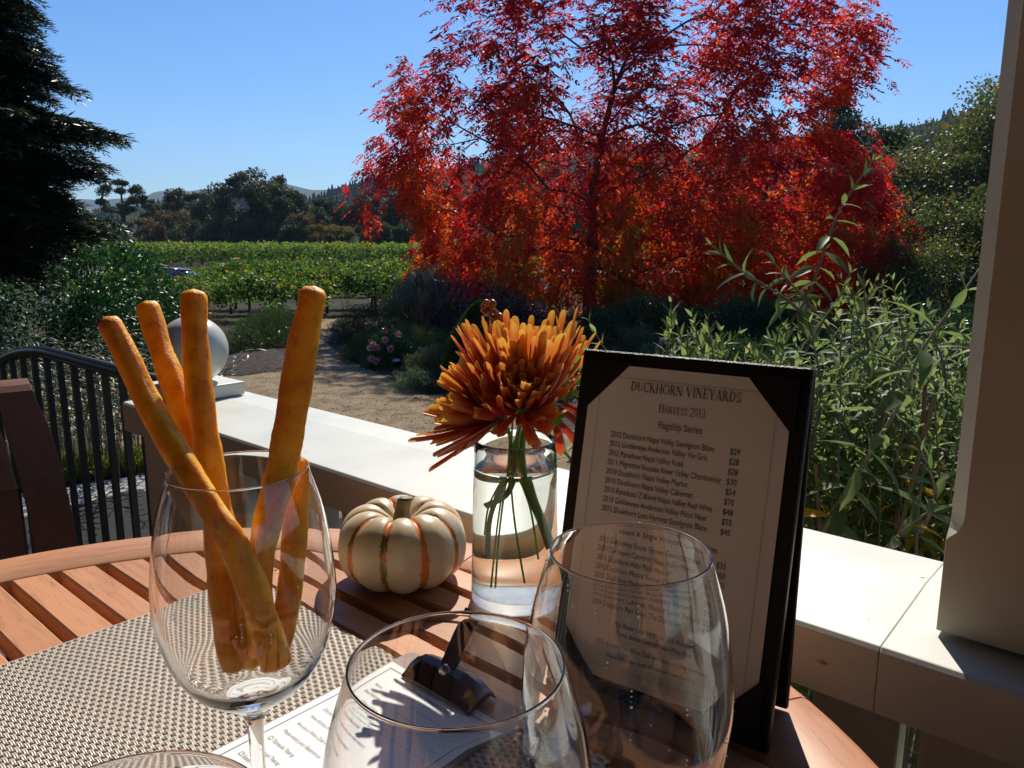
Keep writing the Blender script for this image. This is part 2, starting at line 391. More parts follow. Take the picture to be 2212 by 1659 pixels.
def pistache():
    Y0 = 27.0; KT = Y0/23; base = onz(1272, 800, 0); base = np.array([atY(1272, 700, Y0)[0], Y0, 0])
    root = empty('maple_like_tree' if 0 else 'autumn_tree', base, 0, 'large spreading tree with crimson and orange autumn leaves in the middle of the garden', 'tree')
    out = [(1000, -70), (1300, -120), (1600, -100), (1800, -40), (1850, 20), (1890, 95), (1885, 140), (1845, 205), (1760, 225), (1750, 262), (1850, 310), (1880, 350), (1890, 420), (1935, 480), (1925, 560), (1930, 625), (1850, 650), (1700, 655), (1500, 650),
           (1400, 668), (1330, 640), (1150, 655), (1000, 640), (930, 612), (905, 545), (935, 500), (905, 440), (850, 400), (830, 470), (790, 500), (780, 440), (820, 400), (765, 350), (800, 300), (870, 285), (850, 215), (875, 150), (930, 160), (950, 90), (930, 20), (940, -80)]
    W3 = [atY(x, y, Y0) for x, y in out]; poly = [(p[0], p[2]) for p in W3]
    xs = np.array([p[0] for p in poly]); zs = np.array([p[1] for p in poly])
    def sample(n):
        x = rng.uniform(xs.min(), xs.max(), n); z = rng.uniform(zs.min(), zs.max(), n); k = inpoly(x, z, poly); x, z = x[k], z[k]
        ed = edgedist(x, z, poly); th = np.minimum(4.9, 1.0*np.sqrt(np.maximum(ed, .02))*2.5); y = rng.uniform(-1, 1, len(x))*th
        lump = np.sin(x*1.8+1)+np.sin(z*2.3+y*1.3)+np.sin(y*1.6+x*1.0+z*.8)
        # thinner towards the upper left, dense low down
        keep = rng.random(len(x)) < np.clip(.50+.48*lump - .16*np.clip((z-5.6)/3.4, 0, 1)+.14*np.clip((x-1.5)/5, -1, 1)+.5*np.clip((4.2-z)/2.4, 0, 1), .10, 1)
        return np.stack([x, y+Y0, z], 1)[keep]
    A = sample(5600)
    tb = base; trunk = [tb, tb+[.0, 0, .8], tb+[.02, 0, 1.5], tb+[.0, 0, 2.2], tb+[.1, .05, 3.0], tb+[.03, .1, 3.9], tb+[.15, 0, 5.0], tb+[.4, 0, 6.3], tb+[.7, 0, 7.6], tb+[1.2, 0, 8.8]]
    nd, par, r, tips = skeleton(tb, trunk, A[:1100] if len(A) > 1100 else A, .55, .30, .23, .52, .005)
    V, Fq = wood(nd, par, r, 6); mesh('trunk', V, Fq, bark, root, var=np.full(len(Fq), .5))
    tipP = nd[tips]; allP = np.vstack([np.repeat(tipP, 7, 0)+rng.normal(size=(len(tipP)*7, 3))*.26, A+rng.normal(size=A.shape)*.13, A+rng.normal(size=A.shape)*.2, A+rng.normal(size=A.shape)*.28])
    # compound leaves: a drooping rachis with leaflet pairs
    n = len(allP); h = rng.uniform(0, 2*math.pi, n); outw = unit(allP-(base+[.9, 0, 5.2])); D = unit(np.stack([np.cos(h), np.sin(h), -.1+0*h], 1)+outw*.6+[0, 0, -.35])
    L = rng.uniform(.30, .44, n)*KT
    hue = np.clip(.42+.16*np.sin(allP[:, 0]*1.9+1)+.16*np.sin(allP[:, 2]*2.3+allP[:, 1]*1.6)+ .40*np.clip((5.2-allP[:, 2])/3.8, -.6, 1)*np.clip(1.15-np.abs(allP[:, 0]-3.0)/8.5, .1, 1)+rng.normal(size=n)*.09, 0, 1)
    PP = []; DD = []; NNn = []; LL = []; HH = []
    S = unit(np.cross(D, [0, 0, 1.])); U = np.cross(S, D)
    for k in range(5):
        t = .25+.19*k; pos = allP+D*(L*t)[:, None]-np.array([0, 0, 1.])*(L*.35*t*t)[:, None]
        for sg in (-1, 1):
            d = unit(S*sg*.9+D*.55-np.array([0, 0, 1.])*rng.uniform(.1, .7, n)[:, None]+rng.normal(size=(n, 3))*.12)
            PP.append(pos); DD.append(d); NNn.append(unit(U+rng.normal(size=(n, 3))*.45)); LL.append(rng.uniform(.14, .215, n)*KT); HH.append(np.clip(hue+rng.normal(size=n)*.03, 0, 1))
    PP = np.vstack(PP); DD = np.vstack(DD); NNn = np.vstack(NNn); LL = np.concatenate(LL); HH = np.concatenate(HH)
    V, Fq = leaf_quads(PP, DD, NNn, LL, LL*.34); mesh('crown', V, Fq, lm_pist, root, var=HH)
pistache()

# generic broadleaf for the tree line and the wood to the right ------------------
lm_oak = leafmat('oak_foliage', [(0, (.022, .032, .014)), (.5, (.045, .06, .022)), (1, (.085, .095, .035))], .3, 1.2, .6, .3)
lm_yel = leafmat('yellowing_foliage', [(0, (.10, .075, .02)), (.5, (.13, .12, .03)), (1, (.22, .15, .03))], .4, 1.2, .6, .3)
lm_rust = leafmat('rusty_foliage', [(0, (.07, .035, .02)), (.5, (.12, .07, .03)), (1, (.14, .11, .04))], .35, 1.2, .6, .3)
lm_olive = leafmat('olive_foliage', [(0, (.03, .052, .013)), (.45, (.06, .092, .02)), (.82, (.11, .12, .025)), (1, (.22, .15, .03))], .4, 1.3, .5, .4)
def broad(name, h, rx, nblob, nleaf, ls, mats, trunk_h=.28, seed=0, flat=.8, open_=0.0):
    if ls > .28: nleaf = int(nleaf*1.8); ls *= .76
    r_ = np.random.default_rng(seed); root = empty(name, (0, 0, 0))
    C = []; tries = 0
    while len(C) < nblob and tries < 4000:
        tries += 1; p = r_.uniform(-1, 1, 3)
        if .25 < np.linalg.norm(p) < 1: C.append([p[0]*rx, p[1]*rx, h*(.5+trunk_h*.5)+p[2]*h*(.5-trunk_h*.5)])
    C = np.array(C); rb = r_.uniform(.16, .34, len(C))*rx
    trunk = [np.array([0, 0, z*h*1.0])+[.05*rx*math.sin(z*9+seed), 0, 0] for z in np.linspace(0, .55, 6)]
    global rng; keep = rng; rng = r_
    nd, par, r, tips = skeleton(trunk[0], trunk, C, h*.08, .3, h*.035, .5, h*.003)
    V, Fq = wood(nd, par, r, 5); mesh('trunk', V, Fq, bark, root, off=(0, 0, 0), var=np.full(len(Fq), .5))
    per = nleaf//len(C); P = []; H = []
    for c, q in zip(C, rb):
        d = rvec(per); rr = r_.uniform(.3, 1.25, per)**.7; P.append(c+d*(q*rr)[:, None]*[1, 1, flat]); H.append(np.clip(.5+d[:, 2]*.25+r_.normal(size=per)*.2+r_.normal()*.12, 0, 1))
    P = np.vstack(P); H = np.concatenate(H); n = len(P)
    V, Fq = leaf_quads(P, rvec(n), rvec(n), r_.uniform(.6, 1.3, n)*ls, r_.uniform(.5, .9, n)*ls)
    mesh('crown', V, Fq, mats, root, off=(0, 0, 0), var=H); rng = keep
    return root
V1 = broad('oak_tree', 10, 4.8, 46, 8000, .42, lm_oak, .22, 3, .6)
V2 = broad('oak_tree', 10, 3.6, 30, 6000, .40, lm_oak, .30, 8, .7)
V3 = broad('autumn_bush', 5, 2.9, 24, 4500, .30, lm_yel, .05, 5, .8)
V4 = broad('autumn_bush', 6, 3.2, 26, 4800, .32, lm_rust, .05, 6, .8)
V5 = broad('umbrella_tree', 12, 3.4, 24, 6000, .34, lm_oak, .50, 12, .6)
V6 = broad('hedge_tree', 6, 5.0, 30, 6500, .42, lm_oak, .02, 15, .8)
used = set()
def put(src, px, top, dist, cls, label, h0, sx=1.0, group='trees along the far edge of the vineyard'):
    """stand a tree at the given distance so that its top reaches picture height `top`"""
    p = atY(px, 520, dist); ztop = atY(px, top, dist)[2]; s = ztop/h0
    if src.name not in used: used.add(src.name); o = src; o.location = (p[0], dist, 0); o.rotation_euler[2] = rng.uniform(0, 6.2); o.scale = (s*sx, s*sx, s); tag(o, label, cls, group); return o
    o = copy_tree(src, (p[0], dist, 0), rng.uniform(0, 6.2), (s*sx, s*sx, s), label, group); o['category'] = cls; return o
TL = [ # src, px, top, dist, sx, h0, label
 (V5, 272, 388, 118, 1.0, 12, 'tall tree with layered umbrella crown beside the conifer tips at left'),
 (V5, 335, 432, 124, .8, 12, 'small umbrella-crowned tree just right of the taller layered one'),
 (V1, 545, 372, 112, .95, 10, 'tallest spreading oak rising above the middle of the tree line'),
 (V2, 598, 378, 116, .8, 10, 'dark oak leaning against the right side of the tallest oak'),
 (V2, 405, 406, 125, 1.05, 10, 'rounded dark oak between the umbrella trees and the tallest oak'),
 (V1, 470, 418, 121, .8, 10, 'oak filling the gap on the left of the tallest oak'),
 (V2, 668, 418, 122, .9, 10, 'dark oak to the right of the tallest oak, under the blue hill'),
 (V1, 720, 432, 128, .8, 10, 'lower oak right of centre in the tree line'),
 (V1, 778, 425, 124, .75, 10, 'dark tree behind the yellow bush near the crimson tree'),
 (V2, 840, 418, 118, .9, 10, 'dark oak just left of the crimson tree crown'),
 (V1, 900, 400, 116, .9, 10, 'dark oak partly hidden by the crimson tree at its left edge'),
 (V1, 985, 395, 116, .9, 10, 'dark oak seen through the left part of the crimson crown'),
 (V2, 1085, 392, 118, 1.0, 10, 'dark oak behind the trunk of the crimson tree'),
 (V4, 312, 470, 114, .9, 6, 'grey-brown bush under the umbrella trees'),
 (V4, 372, 455, 113, 1.0, 6, 'brownish bush in front of the rounded oak at left'),
 (V6, 440, 470, 112, .9, 6, 'low dark thicket under the oaks left of centre'),
 (V6, 610, 475, 110, .9, 6, 'low black-green thicket below the tallest oak'),
 (V4, 655, 462, 110, .8, 6, 'dull olive bush at the foot of the oaks right of the tallest one'),
 (V3, 703, 478, 109, .8, 5, 'rusty yellow bush right of the tallest oak'),
 (V3, 750, 482, 108, .9, 5, 'yellow-green bush right of the rusty one'),
 (V4, 805, 466, 108, .8, 6, 'dull brown bush below the crimson tree at left'),
 (V3, 178, 492, 112, .8, 5, 'ochre bush showing through the conifer branches'),
 (V6, 215, 470, 116, .9, 6, 'dark thicket behind the conifer branches at left'),
 (V6, 90, 455, 120, 1.2, 6, 'dark thicket at the far left of the tree line'),
 (V6, 860, 480, 108, .8, 6, 'dark thicket at the left edge of the crimson tree'),
 (V6, 525, 476, 109, .9, 6, 'dark thicket right under the tallest oak trunk'),
]
for s_, px_, top_, d_, sx_, h0_, lb_ in TL: put(s_, px_, top_, d_, 'tree' if s_ in (V1, V2, V5) else 'bush', lb_, h0_, sx_)
# the wood to the right of the crimson tree
W1 = broad('olive_green_tree', 12, 6.2, 80, 26000, .30, lm_olive, .08, 21, .9)
W2 = broad('dark_tree', 12, 4.4, 40, 14000, .28, lm_oak, .12, 23, .8)
W3_ = broad('yellow_green_shrub', 5, 3.4, 40, 12000, .16, lm_olive, .02, 27, .9)
G2 = 'trees on the slope to the right'
put(W1, 2110, 205, 46, 'tree', 'big olive-brown tree beside the white column', 12, 1.0, G2)
put(W1, 2260, 170, 52, 'tree', 'olive-brown tree half hidden by the white column', 12, 1.1, G2)
put(W2, 1815, 205, 60, 'tree', 'dark oak rising behind the right shoulder of the crimson crown', 12, .8, G2)
put(W2, 1945, 285, 60, 'tree', 'dark tree in the gap between crimson and olive trees', 12, 1.0, G2)
put(W2, 1905, 380, 45, 'tree', 'nearer dark tree right of the crimson leaves', 12, .9, G2)
put(W2, 1720, 300, 70, 'tree', 'dark tree seen through the right of the crimson crown', 12, 1.2, G2)
put(W2, 1540, 330, 75, 'tree', 'dark tree seen behind the middle right of the crimson crown', 12, 1.3, G2)
put(W2, 1350, 340, 80, 'tree', 'dark tree directly behind the crimson trunk fork', 12, 1.4, G2)
put(W2, 1190, 360, 85, 'tree', 'dark tree behind the crimson crown left of its trunk', 12, 1.3, G2)
put(W3_, 2060, 425, 27, 'bush', 'yellow-green bush at the foot of the olive-brown tree', 5, 1.0, G2)
put(W3_, 1960, 520, 24, 'bush', 'lower yellowish bush right of the crimson leaves', 5, .8, G2)
put(W3_, 2180, 440, 25, 'bush', 'yellow-green bush against the edge of the white column', 5, 1.0, G2)

# dark conifer at the left edge ------------------------------------------------
lm_con = leafmat('conifer_needles', [(0, (.008, .02, .010)), (.6, (.018, .04, .018)), (1, (.035, .065, .025))], .18, 1.2, .4, .5)
def conifer():
    Y0 = 9.6; X0 = atY(-190, 500, Y0)[0]; root = empty('conifer_tree', (X0, Y0, 0), 0, 'tall black-green conifer with drooping feathery branches at the left edge', 'tree')
    m = MB(); m.tube([(X0, Y0, z) for z in np.linspace(0, 13, 8)], np.linspace(.34, .12, 8), 9); m.build('trunk', bark, root, True)
    # reach of the branches (to the right) at picture heights
    env = [(-900, 100), (-500, 120), (-200, 140), (0, 120), (60, 140), (130, 182), (165, 200), (190, 150), (215, 150), (262, 318), (300, 232), (350, 275), (385, 195), (412, 215), (440, 235), (480, 300), (530, 200), (560, 150)]
    ez = np.array([atY(0, y, Y0)[2] for _, y in [(0, e[0]) for e in env]]); ex = np.array([atY(e[1], e[0], Y0)[0]-X0 for e in env]); o = np.argsort(ez); ez, ex = ez[o], ex[o]
    P = []; D = []; L = []; bt = MB()
    zlev = list(np.arange(2.35, 11.0, .125))
    zhero = [float(atY(0, y_, Y0)[2]) for y_ in (150, 262, 350, 420, 480)]
    for z in sorted(zlev+zhero*2):
        R = max(.6, float(np.interp(z, ez, ex))-.30)
        if z in zhero: R *= 1.0
        for kk in range(9):
            if kk == 0: az = rng.uniform(-.28, .1)
            else: az = rng.uniform(-math.pi, math.pi)
            if kk > 0: Rr = R*rng.uniform(.62, .95)
            else: Rr = R*rng.uniform(.93, 1.0)
            if abs(math.cos(az)) < .2 and rng.random() < .3: continue
            if math.cos(az) < -.35 and rng.random() < .6: continue
            d = np.array([math.cos(az), math.sin(az), 0]); n = 9; zz = z+(.22 if kk else .16)*Rr
            if kk == 0: d = np.array([1, .0, 0])
            c = [np.array([X0, Y0, zz])+d*Rr*t+np.array([0, 0, -.24*Rr*(t**1.3)+.08*Rr*max(0, t-.75)]) for t in np.linspace(0, 1, n)]; c = np.array(c)
            bt.tube(c, np.linspace(.03, .006, n), 4)
            side = np.cross(d, [0, 0, 1.])
            for t in np.arange(.15, 1.0, .035):
                q = np.array([np.interp(t, np.linspace(0, 1, n), c[:, a]) for a in range(3)])
                for sg in (-1, 1):
                    tl = (1.05-t)*rng.uniform(.25, .55)*min(1, Rr*.45)+.12; td = unit(side*sg*.8+d*.75+np.array([0, 0, -.25])+rng.normal(size=3)*.15)
                    ns = max(3, int(tl/.028)); s = np.linspace(0, 1, ns)
                    pp = q+td*(s*tl)[:, None]-np.array([0, 0, 1.])*(s*s*tl*.35)[:, None]
                    for s2 in (-1, 1, -1, 1):
                        sd2 = unit(np.cross(td, [0, 0, 1.])*s2+td*.9)
                        P.append(pp); D.append(np.repeat(sd2[None], ns, 0)+rng.normal(size=(ns, 3))*.25); L.append(np.full(ns, .11)*rng.uniform(.8, 1.3, ns))
    P = np.vstack(P); D = np.vstack(D); L = np.concatenate(L); n = len(P)
    V, Fq = leaf_quads(P+rng.normal(size=P.shape)*.01, D, unit(np.array([0, 0, 1.])+rng.normal(size=(n, 3))*.5), L, L*.15)
    mesh('crown', V, Fq, lm_con, root, var=np.clip(rng.normal(size=n)*.25+.45, 0, 1)); bt.build('branches', bark, root)
conifer()

# ================================================================== VINEYARD
lm_vine = leafmat('vine_leaf', [(0, (.03, .08, .01)), (.5, (.08, .15, .014)), (.74, (.22, .23, .02)), (.87, (.34, .19, .02)), (1, (.40, .06, .02))], .5, 1.5, .5, .35)
lm_vfar = leafmat('far_vine_leaf', [(0, (.035, .08, .012)), (.5, (.10, .17, .02)), (1, (.28, .28, .04))], .5, 1.5, .6, .3)
def far_rows():
    P = []; H = []
    for k, yy in enumerate(np.arange(76, 112, 2.6)):
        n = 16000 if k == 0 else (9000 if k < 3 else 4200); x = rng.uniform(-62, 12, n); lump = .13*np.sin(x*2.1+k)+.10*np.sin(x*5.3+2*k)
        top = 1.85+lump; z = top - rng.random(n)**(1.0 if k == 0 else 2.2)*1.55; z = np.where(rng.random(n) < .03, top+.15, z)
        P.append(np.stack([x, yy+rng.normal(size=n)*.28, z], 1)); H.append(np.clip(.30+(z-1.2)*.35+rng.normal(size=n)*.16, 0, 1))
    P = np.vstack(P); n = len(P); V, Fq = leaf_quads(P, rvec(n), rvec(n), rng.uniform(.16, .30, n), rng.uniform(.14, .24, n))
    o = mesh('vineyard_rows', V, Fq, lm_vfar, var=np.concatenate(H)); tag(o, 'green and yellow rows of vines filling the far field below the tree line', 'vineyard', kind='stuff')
far_rows()
stake_m = plain('vine_stake', (.07, .05, .04), .8)
def vine(seed):
    r_ = np.random.default_rng(seed); root = empty('grapevine', (0, 0, 0)); m = MB(); m.tube([(0, 0, 0), (0, 0, 1.55)], .03, 5); m.build('stake', stake_m, root, off=(0, 0, 0))
    m = MB(); m.tube([(.06, 0, 0), (.02, .03, .35), (.05, 0, .7), (.02, 0, .85)], [.035, .03, .03, .025], 5)
    for s in (-1, 1): m.tube([(.02, 0, .82), (s*.3, .03, .93), (s*.85, 0, .95)], [.022, .018, .01], 4)
    for i in range(14):
        x = r_.uniform(-.85, .85); m.tube([(x, 0, .93), (x+r_.normal()*.12, r_.normal()*.12, 1.2), (x+r_.normal()*.25, r_.normal()*.2, 1.5+r_.random()*.3)], .006, 3)
    m.build('trunk', bark, root, off=(0, 0, 0))
    n = 950; x = r_.uniform(-1.0, 1.0, n); z = .55+r_.beta(2.0, 1.6, n)*1.2+.12*np.sin(x*4+seed); y = r_.normal(size=n)*.20
    P = np.stack([x, y, z], 1); D = unit(r_.normal(size=(n, 3))+[0, 0, -.5]); Nn = r_.normal(size=(n, 3)); s = r_.uniform(.08, .15, n)
    hue = np.clip(.40+.12*r_.normal()+r_.normal(size=n)*.19, 0, 1)
    V, Fq = leaf_quads(P, D, Nn, s, s*1.0); mesh('foliage', V, Fq, lm_vine, root, off=(0, 0, 0), var=hue)
    return root
VV = [vine(100+i) for i in range(5)]; vused = 0
rd = unit(np.array([[.982, .19, 0]]))[0]      # rows run nearly across, slightly away to the right
places = []
for rI, (yy, xa, xb) in enumerate([(26.3, -12.4, -6.9), (28.4, -15.5, -4.6), (30.5, -16, -3.2), (36.9, -18, -1.2), (39.2, -19, .5), (41.5, -20, 2)]):
    x = xa
    while x < xb: places.append((x, yy+(x+9)*.05+rng.normal()*.04, rI)); x += 1.75
rown = ['front row', 'second row', 'third row', 'fourth row', 'fifth row', 'rearmost row']
cnt = {}
for (x, y, rI) in places:
    j = vused % 5; px = CX + F_*x/(y*cth+CZ*sth); cnt[rI] = cnt.get(rI, 0)+1
    nth = ['leftmost', 'second', 'third', 'fourth', 'fifth', 'sixth', 'seventh', 'eighth', 'ninth', 'tenth', 'eleventh', 'twelfth', 'thirteenth', 'fourteenth'][min(cnt[rI]-1, 13)]
    lb = f'staked autumn grapevine, {nth} from left in the {rown[rI]} of the near block'
    s = 1.0 if rI else .92
    o = VV[j] if vused < 5 else copy_tree(VV[j])
    o.location = (x, y, 0); o.rotation_euler[2] = .05+(math.pi if rng.random() < .5 else 0); o.scale = (1, 1, s*rng.uniform(.82, 1.0)*(1.0 if px > 480 else (.86 if rI < 3 else .8)))
    tag(o, lb, 'grapevine', 'grapevines in the near block'); vused += 1
lm_sage = leafmat('grey_green_leaf', [(0, (.09, .12, .08)), (.6, (.17, .21, .14)), (1, (.26, .30, .2))], .35, 1.3, .5, .4)

# ================================================================== GARDEN SHRUBS
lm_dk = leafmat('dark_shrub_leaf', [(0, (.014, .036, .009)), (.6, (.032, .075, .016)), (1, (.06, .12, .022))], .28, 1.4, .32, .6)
lm_ros = leafmat('rosemary_leaf', [(0, (.026, .044, .014)), (.6, (.055, .085, .026)), (1, (.11, .14, .045))], .3, 1.2, .55, .3)
lm_lav = leafmat('lavender_leaf', [(0, (.055, .075, .035)), (.6, (.10, .125, .06)), (1, (.17, .20, .10))], .3, 1.2, .6, .3)
lm_pur = leafmat('purple_leaf', [(0, (.02, .010, .012)), (.6, (.045, .02, .022)), (1, (.09, .05, .045))], .25, 1.2, .3, .6)
lm_brt = leafmat('bright_leaf', [(0, (.05, .12, .02)), (.6, (.10, .22, .03)), (1, (.22, .30, .04))], .5, 1.5, .35, .5)
lm_cyp = leafmat('cypress_leaf', [(0, (.008, .018, .005)), (.6, (.018, .038, .009)), (1, (.045, .08, .012))], .3, 1.4, .6, .2)
def shrub(name, c, rr, n, ls, mat, label, cat='shrub', aspect=.45, up=.35, lump=.22, seed=1, shell=.5, group=None, full=False, dens_top=0, hue=.5, twigs=30):
    """dome of leaves on its own stems. c = ground point, rr = (rx, ry, height)"""
    c = np.array(c, float); root = empty(name, (c[0], c[1], 0), 0, label, cat, group)
    d = rvec(n); d[:, 2] = np.abs(d[:, 2]) if not dens_top else np.abs(d[:, 2])**.7; d = unit(d)
    f = 1 + lump*(np.sin(d[:, 0]*5+seed)*np.sin(d[:, 1]*6+seed*2)+.6*np.sin(d[:, 2]*9+d[:, 0]*7+seed)+.4*np.sin(d[:, 0]*17+d[:, 1]*13+seed*3))
    r = f*rng.uniform(shell, 1.03, n)**.6; P = np.array([c[0], c[1], 0])+d*r[:, None]*np.array(rr)
    P[:, 2] = np.maximum(P[:, 2], .02); D = unit(d*np.array([1/rr[0], 1/rr[1], 1/rr[2]])*min(rr)*.9+[0, 0, up]+rng.normal(size=(n, 3))*.6)
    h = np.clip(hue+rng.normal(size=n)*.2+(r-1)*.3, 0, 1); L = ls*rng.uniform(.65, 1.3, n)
    if full: V, Fq = leaf_full(P, D, rvec(n)+[0, 0, .8], L, L*aspect); h = varfull(h, n)
    else: V, Fq = leaf_quads(P, D, rvec(n), L, L*aspect)
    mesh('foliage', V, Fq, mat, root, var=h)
    m = MB()
    for i in range(twigs):
        q = unit(rng.normal(size=3)*[1, 1, .5]+[0, 0, .8]); e = q*np.array(rr)*rng.uniform(.6, .95)
        m.tube([c*[1, 1, 0]+q*[.05, .05, 0], c*[1, 1, 0]+e*.5+rng.normal(size=3)*.03, c*[1, 1, 0]+e], [.012, .009, .004], 4)
    m.build('stems', bark, root); return root
def at_g(x, y): return onz(x, y, 0)
# left of the path
h1 = at_g(556, 766); shrub('hedge', h1+[-.15, 1.6, 0], (.95, 1.9, .92), 26000, .05, lm_ros, 'long low dark green hedge left of the path, behind the mulch bed', 'hedge', .3, .8, .1, 3)
shrub('strap_leaf_plant', at_g(572, 752)+[0, .3, 0], (.36, .3, .52), 260, .22, lm_brt, 'small bright green strap-leaved plant in front of the dark hedge', 'plant', .13, 1.6, .1, 4, .1, twigs=4)
shrub('lavender_bush', at_g(603, 722)+[0, .4, 0], (.42, .6, .75), 5000, .06, lm_lav, 'grey-green lavender at the far end of the hedge left of the path', 'shrub', .2, 1.2, .12, 5)
shrub('fountain_grass', at_g(390, 745), (.9, .7, 1.45), 1500, .55, lm_rust, 'brownish fountain grass between the vines and the white ball', 'grass clump', .03, 2.2, .1, 6, .1, twigs=5)
shrub('young_vine_shrub', at_g(592, 700)+[0, .3, 0], (.3, .3, .75), 260, .10, lm_brt, 'pale green sprig at the edge of the vineyard behind the hedge', 'plant', .5, .5, .3, 7, twigs=6)
# right of the path
shrub('rosemary_bush', at_g(790, 748)+[.3, .8, 0], (1.35, 1.0, 1.12), 22000, .05, lm_ros, 'dark rosemary mound at the right edge of the path where it narrows', 'shrub', .28, 1.0, .12, 11, group='mounded shrubs right of the path')
shrub('rosemary_bush', at_g(850, 790)+[.1, .9, 0], (1.5, .85, .80), 26000, .045, lm_ros, 'wide low green mound behind the rose bush', 'shrub', .28, 1.0, .1, 12, group='mounded shrubs right of the path', hue=.7)
shrub('lavender_bush', at_g(925, 838)+[.15, .45, 0], (.78, .62, .70), 15000, .05, lm_lav, 'grey-green mound left of the cypress, behind the smallest tuft', 'shrub', .25, 1.2, .12, 13, group='mounded shrubs right of the path', hue=.35)
shrub('lavender_bush', at_g(905, 848)+[0, .25, 0], (.52, .36, .36), 5000, .055, lm_sage, 'smallest spiky tuft at the edge of the gravel', 'shrub', .18, 1.6, .2, 14, group='mounded shrubs right of the path', hue=.2)
shrub('feathery_bush', at_g(905, 715)+[0, 1.5, 0], (.95, .9, 1.75), 15000, .09, lm_sage, 'tall feathery grey-green bush at the left foot of the crimson tree', 'shrub', .22, 1.2, .12, 15)
shrub('sage_bush', at_g(868, 700)+[0, 1.2, 0], (.8, .7, 1.3), 7000, .08, lm_lav, 'grey bush standing in front of the vines by the feathery bush', 'shrub', .3, 1.0, .2, 16, hue=.3)
shrub('flax_plant', at_g(960, 752)+[0, .7, 0], (1.15, .9, 1.55), 1500, .42, lm_pur, 'dark purple flax with arching sword leaves', 'plant', .07, 1.0, .1, 17, .1, twigs=4)
shrub('purple_bush', at_g(1075, 770)+[0, 1.5, 0], (1.5, 1.0, 1.35), 17000, .06, lm_pur, 'dark glossy purple bush under the crimson tree, left of its trunk', 'shrub', .55, .2, .18, 18)
shrub('purple_bush', at_g(1400, 760)+[.3, 1.6, 0], (2.0, 1.0, 1.15), 20000, .06, lm_dk, 'dark bush under the crimson tree, right of its trunk', 'shrub', .55, .2, .18, 19)
shrub('purple_bush', at_g(1650, 760)+[.3, 1.6, 0], (2.2, 1.0, 1.15), 20000, .07, lm_dk, 'dark bush under the right side of the crimson tree', 'shrub', .55, .2, .18, 20)
shrub('green_hedge', at_g(990, 700)+[0, 6, 0], (2.2, 1.2, 2.7), 16000, .09, lm_vine, 'tall light green shrub beyond the feathery bush, beside the vines', 'shrub', .4, .6, .2, 41, hue=.3)
shrub('garden_bush', at_g(1390, 810)+[0, 1.0, 0], (.5, .5, .85), 6000, .05, lm_lav, 'green bush just left of the pink rose bush under the tree', 'shrub', .4, .6, .2, 42)
shrub('garden_tuft', at_g(1470, 880)+[0, .3, 0], (.4, .4, .3), 3000, .06, lm_brt, 'low yellow-green tuft in front of the pink rose bush', 'plant', .1, 2, .15, 43, twigs=3, hue=.2)
for i, (x, y, s, lb) in enumerate([(1120, 850, 1.2, 'dark green bush hidden behind the orange flower'), (1620, 860, 1.3, 'dark bush glimpsed behind the grey-leaved branches'), (1850, 830, 1.5, 'dark bush between the column and the crimson leaves'), (2050, 800, 1.9, 'dark bush behind the column side of the grey-leaved shrub')]):
    shrub('dark_bush', at_g(x, y), (s, s*.7, s*.75), 9000, .07, lm_dk, lb, 'shrub', .5, .3, .2, 50+i)
# roses
petm = leafmat('rose_petal', [(0, (.55, .16, .24)), (.5, (.72, .35, .40)), (1, (.82, .66, .64))], .4, 1.0, .5, .3)
def rosebush(c, rr, nfl, label, seed):
    root = shrub('rose_bush', c, rr, 5200, .055, lm_dk, label, 'rose bush', .6, .3, .2, seed, hue=.85)
    for i in range(nfl):
        d = unit(rng.normal(size=3)*[1, .6, .5]+[0, -.7, 1.0]); p = np.array([c[0], c[1], 0])+d*np.array(rr)*1.06; n = 46
        q = rvec(n); P = p+q*.035; V, Fq = leaf_quads(P, unit(q+[0, 0, .4]), rvec(n), .05, .05); mesh('bloom', V, Fq, petm, root, var=np.clip(rng.normal(size=n)*.2+rng.uniform(.2, .8), 0, 1))
    return root
rosebush(at_g(842, 800)+[0, .45, 0], (.62, .45, .78), 13, 'green rose bush with pale pink blooms beside the gravel path', 31)
rosebush(at_g(1500, 840)+[-.1, .4, 0], (.95, .6, .92), 20, 'rose bush with many faded pink blooms seen above the menu', 32)
# cypress
def cypress():
    c = at_g(1042, 868)+[-.05, .5, 0]; H = atY(1000, 655, c[1])[2]; root = empty('cypress_shrub', (c[0], c[1], 0), 0, 'dark upright cypress shrub just left of the orange flowers', 'shrub')
    n = 30000; z = rng.random(n)**.9; a = rng.uniform(0, 2*math.pi, n); R = .60*(1-z**2.4)**.7*(1+.10*np.sin(a*5+z*9))*(.75+.3*np.minimum(1, z*4))
    r = R*rng.uniform(.72, 1.03, n); P = np.stack([c[0]+r*np.cos(a), c[1]+r*np.sin(a), z*H], 1); D = unit(np.stack([np.cos(a)*.35, np.sin(a)*.35, np.ones(n)], 1)+rng.normal(size=(n, 3))*.25)
    V, Fq = leaf_quads(P, D, np.stack([np.cos(a), np.sin(a), 0*a], 1)+rng.normal(size=(n, 3))*.5, rng.uniform(.04, .08, n), .018); mesh('foliage', V, Fq, lm_cyp, root, var=np.clip(.35+z*.35+rng.normal(size=n)*.2, 0, 1))
    m = MB(); m.tube([(c[0], c[1], 0), (c[0], c[1], H*.9)], [.05, .02], 6); m.build('trunk', bark, root)
cypress()
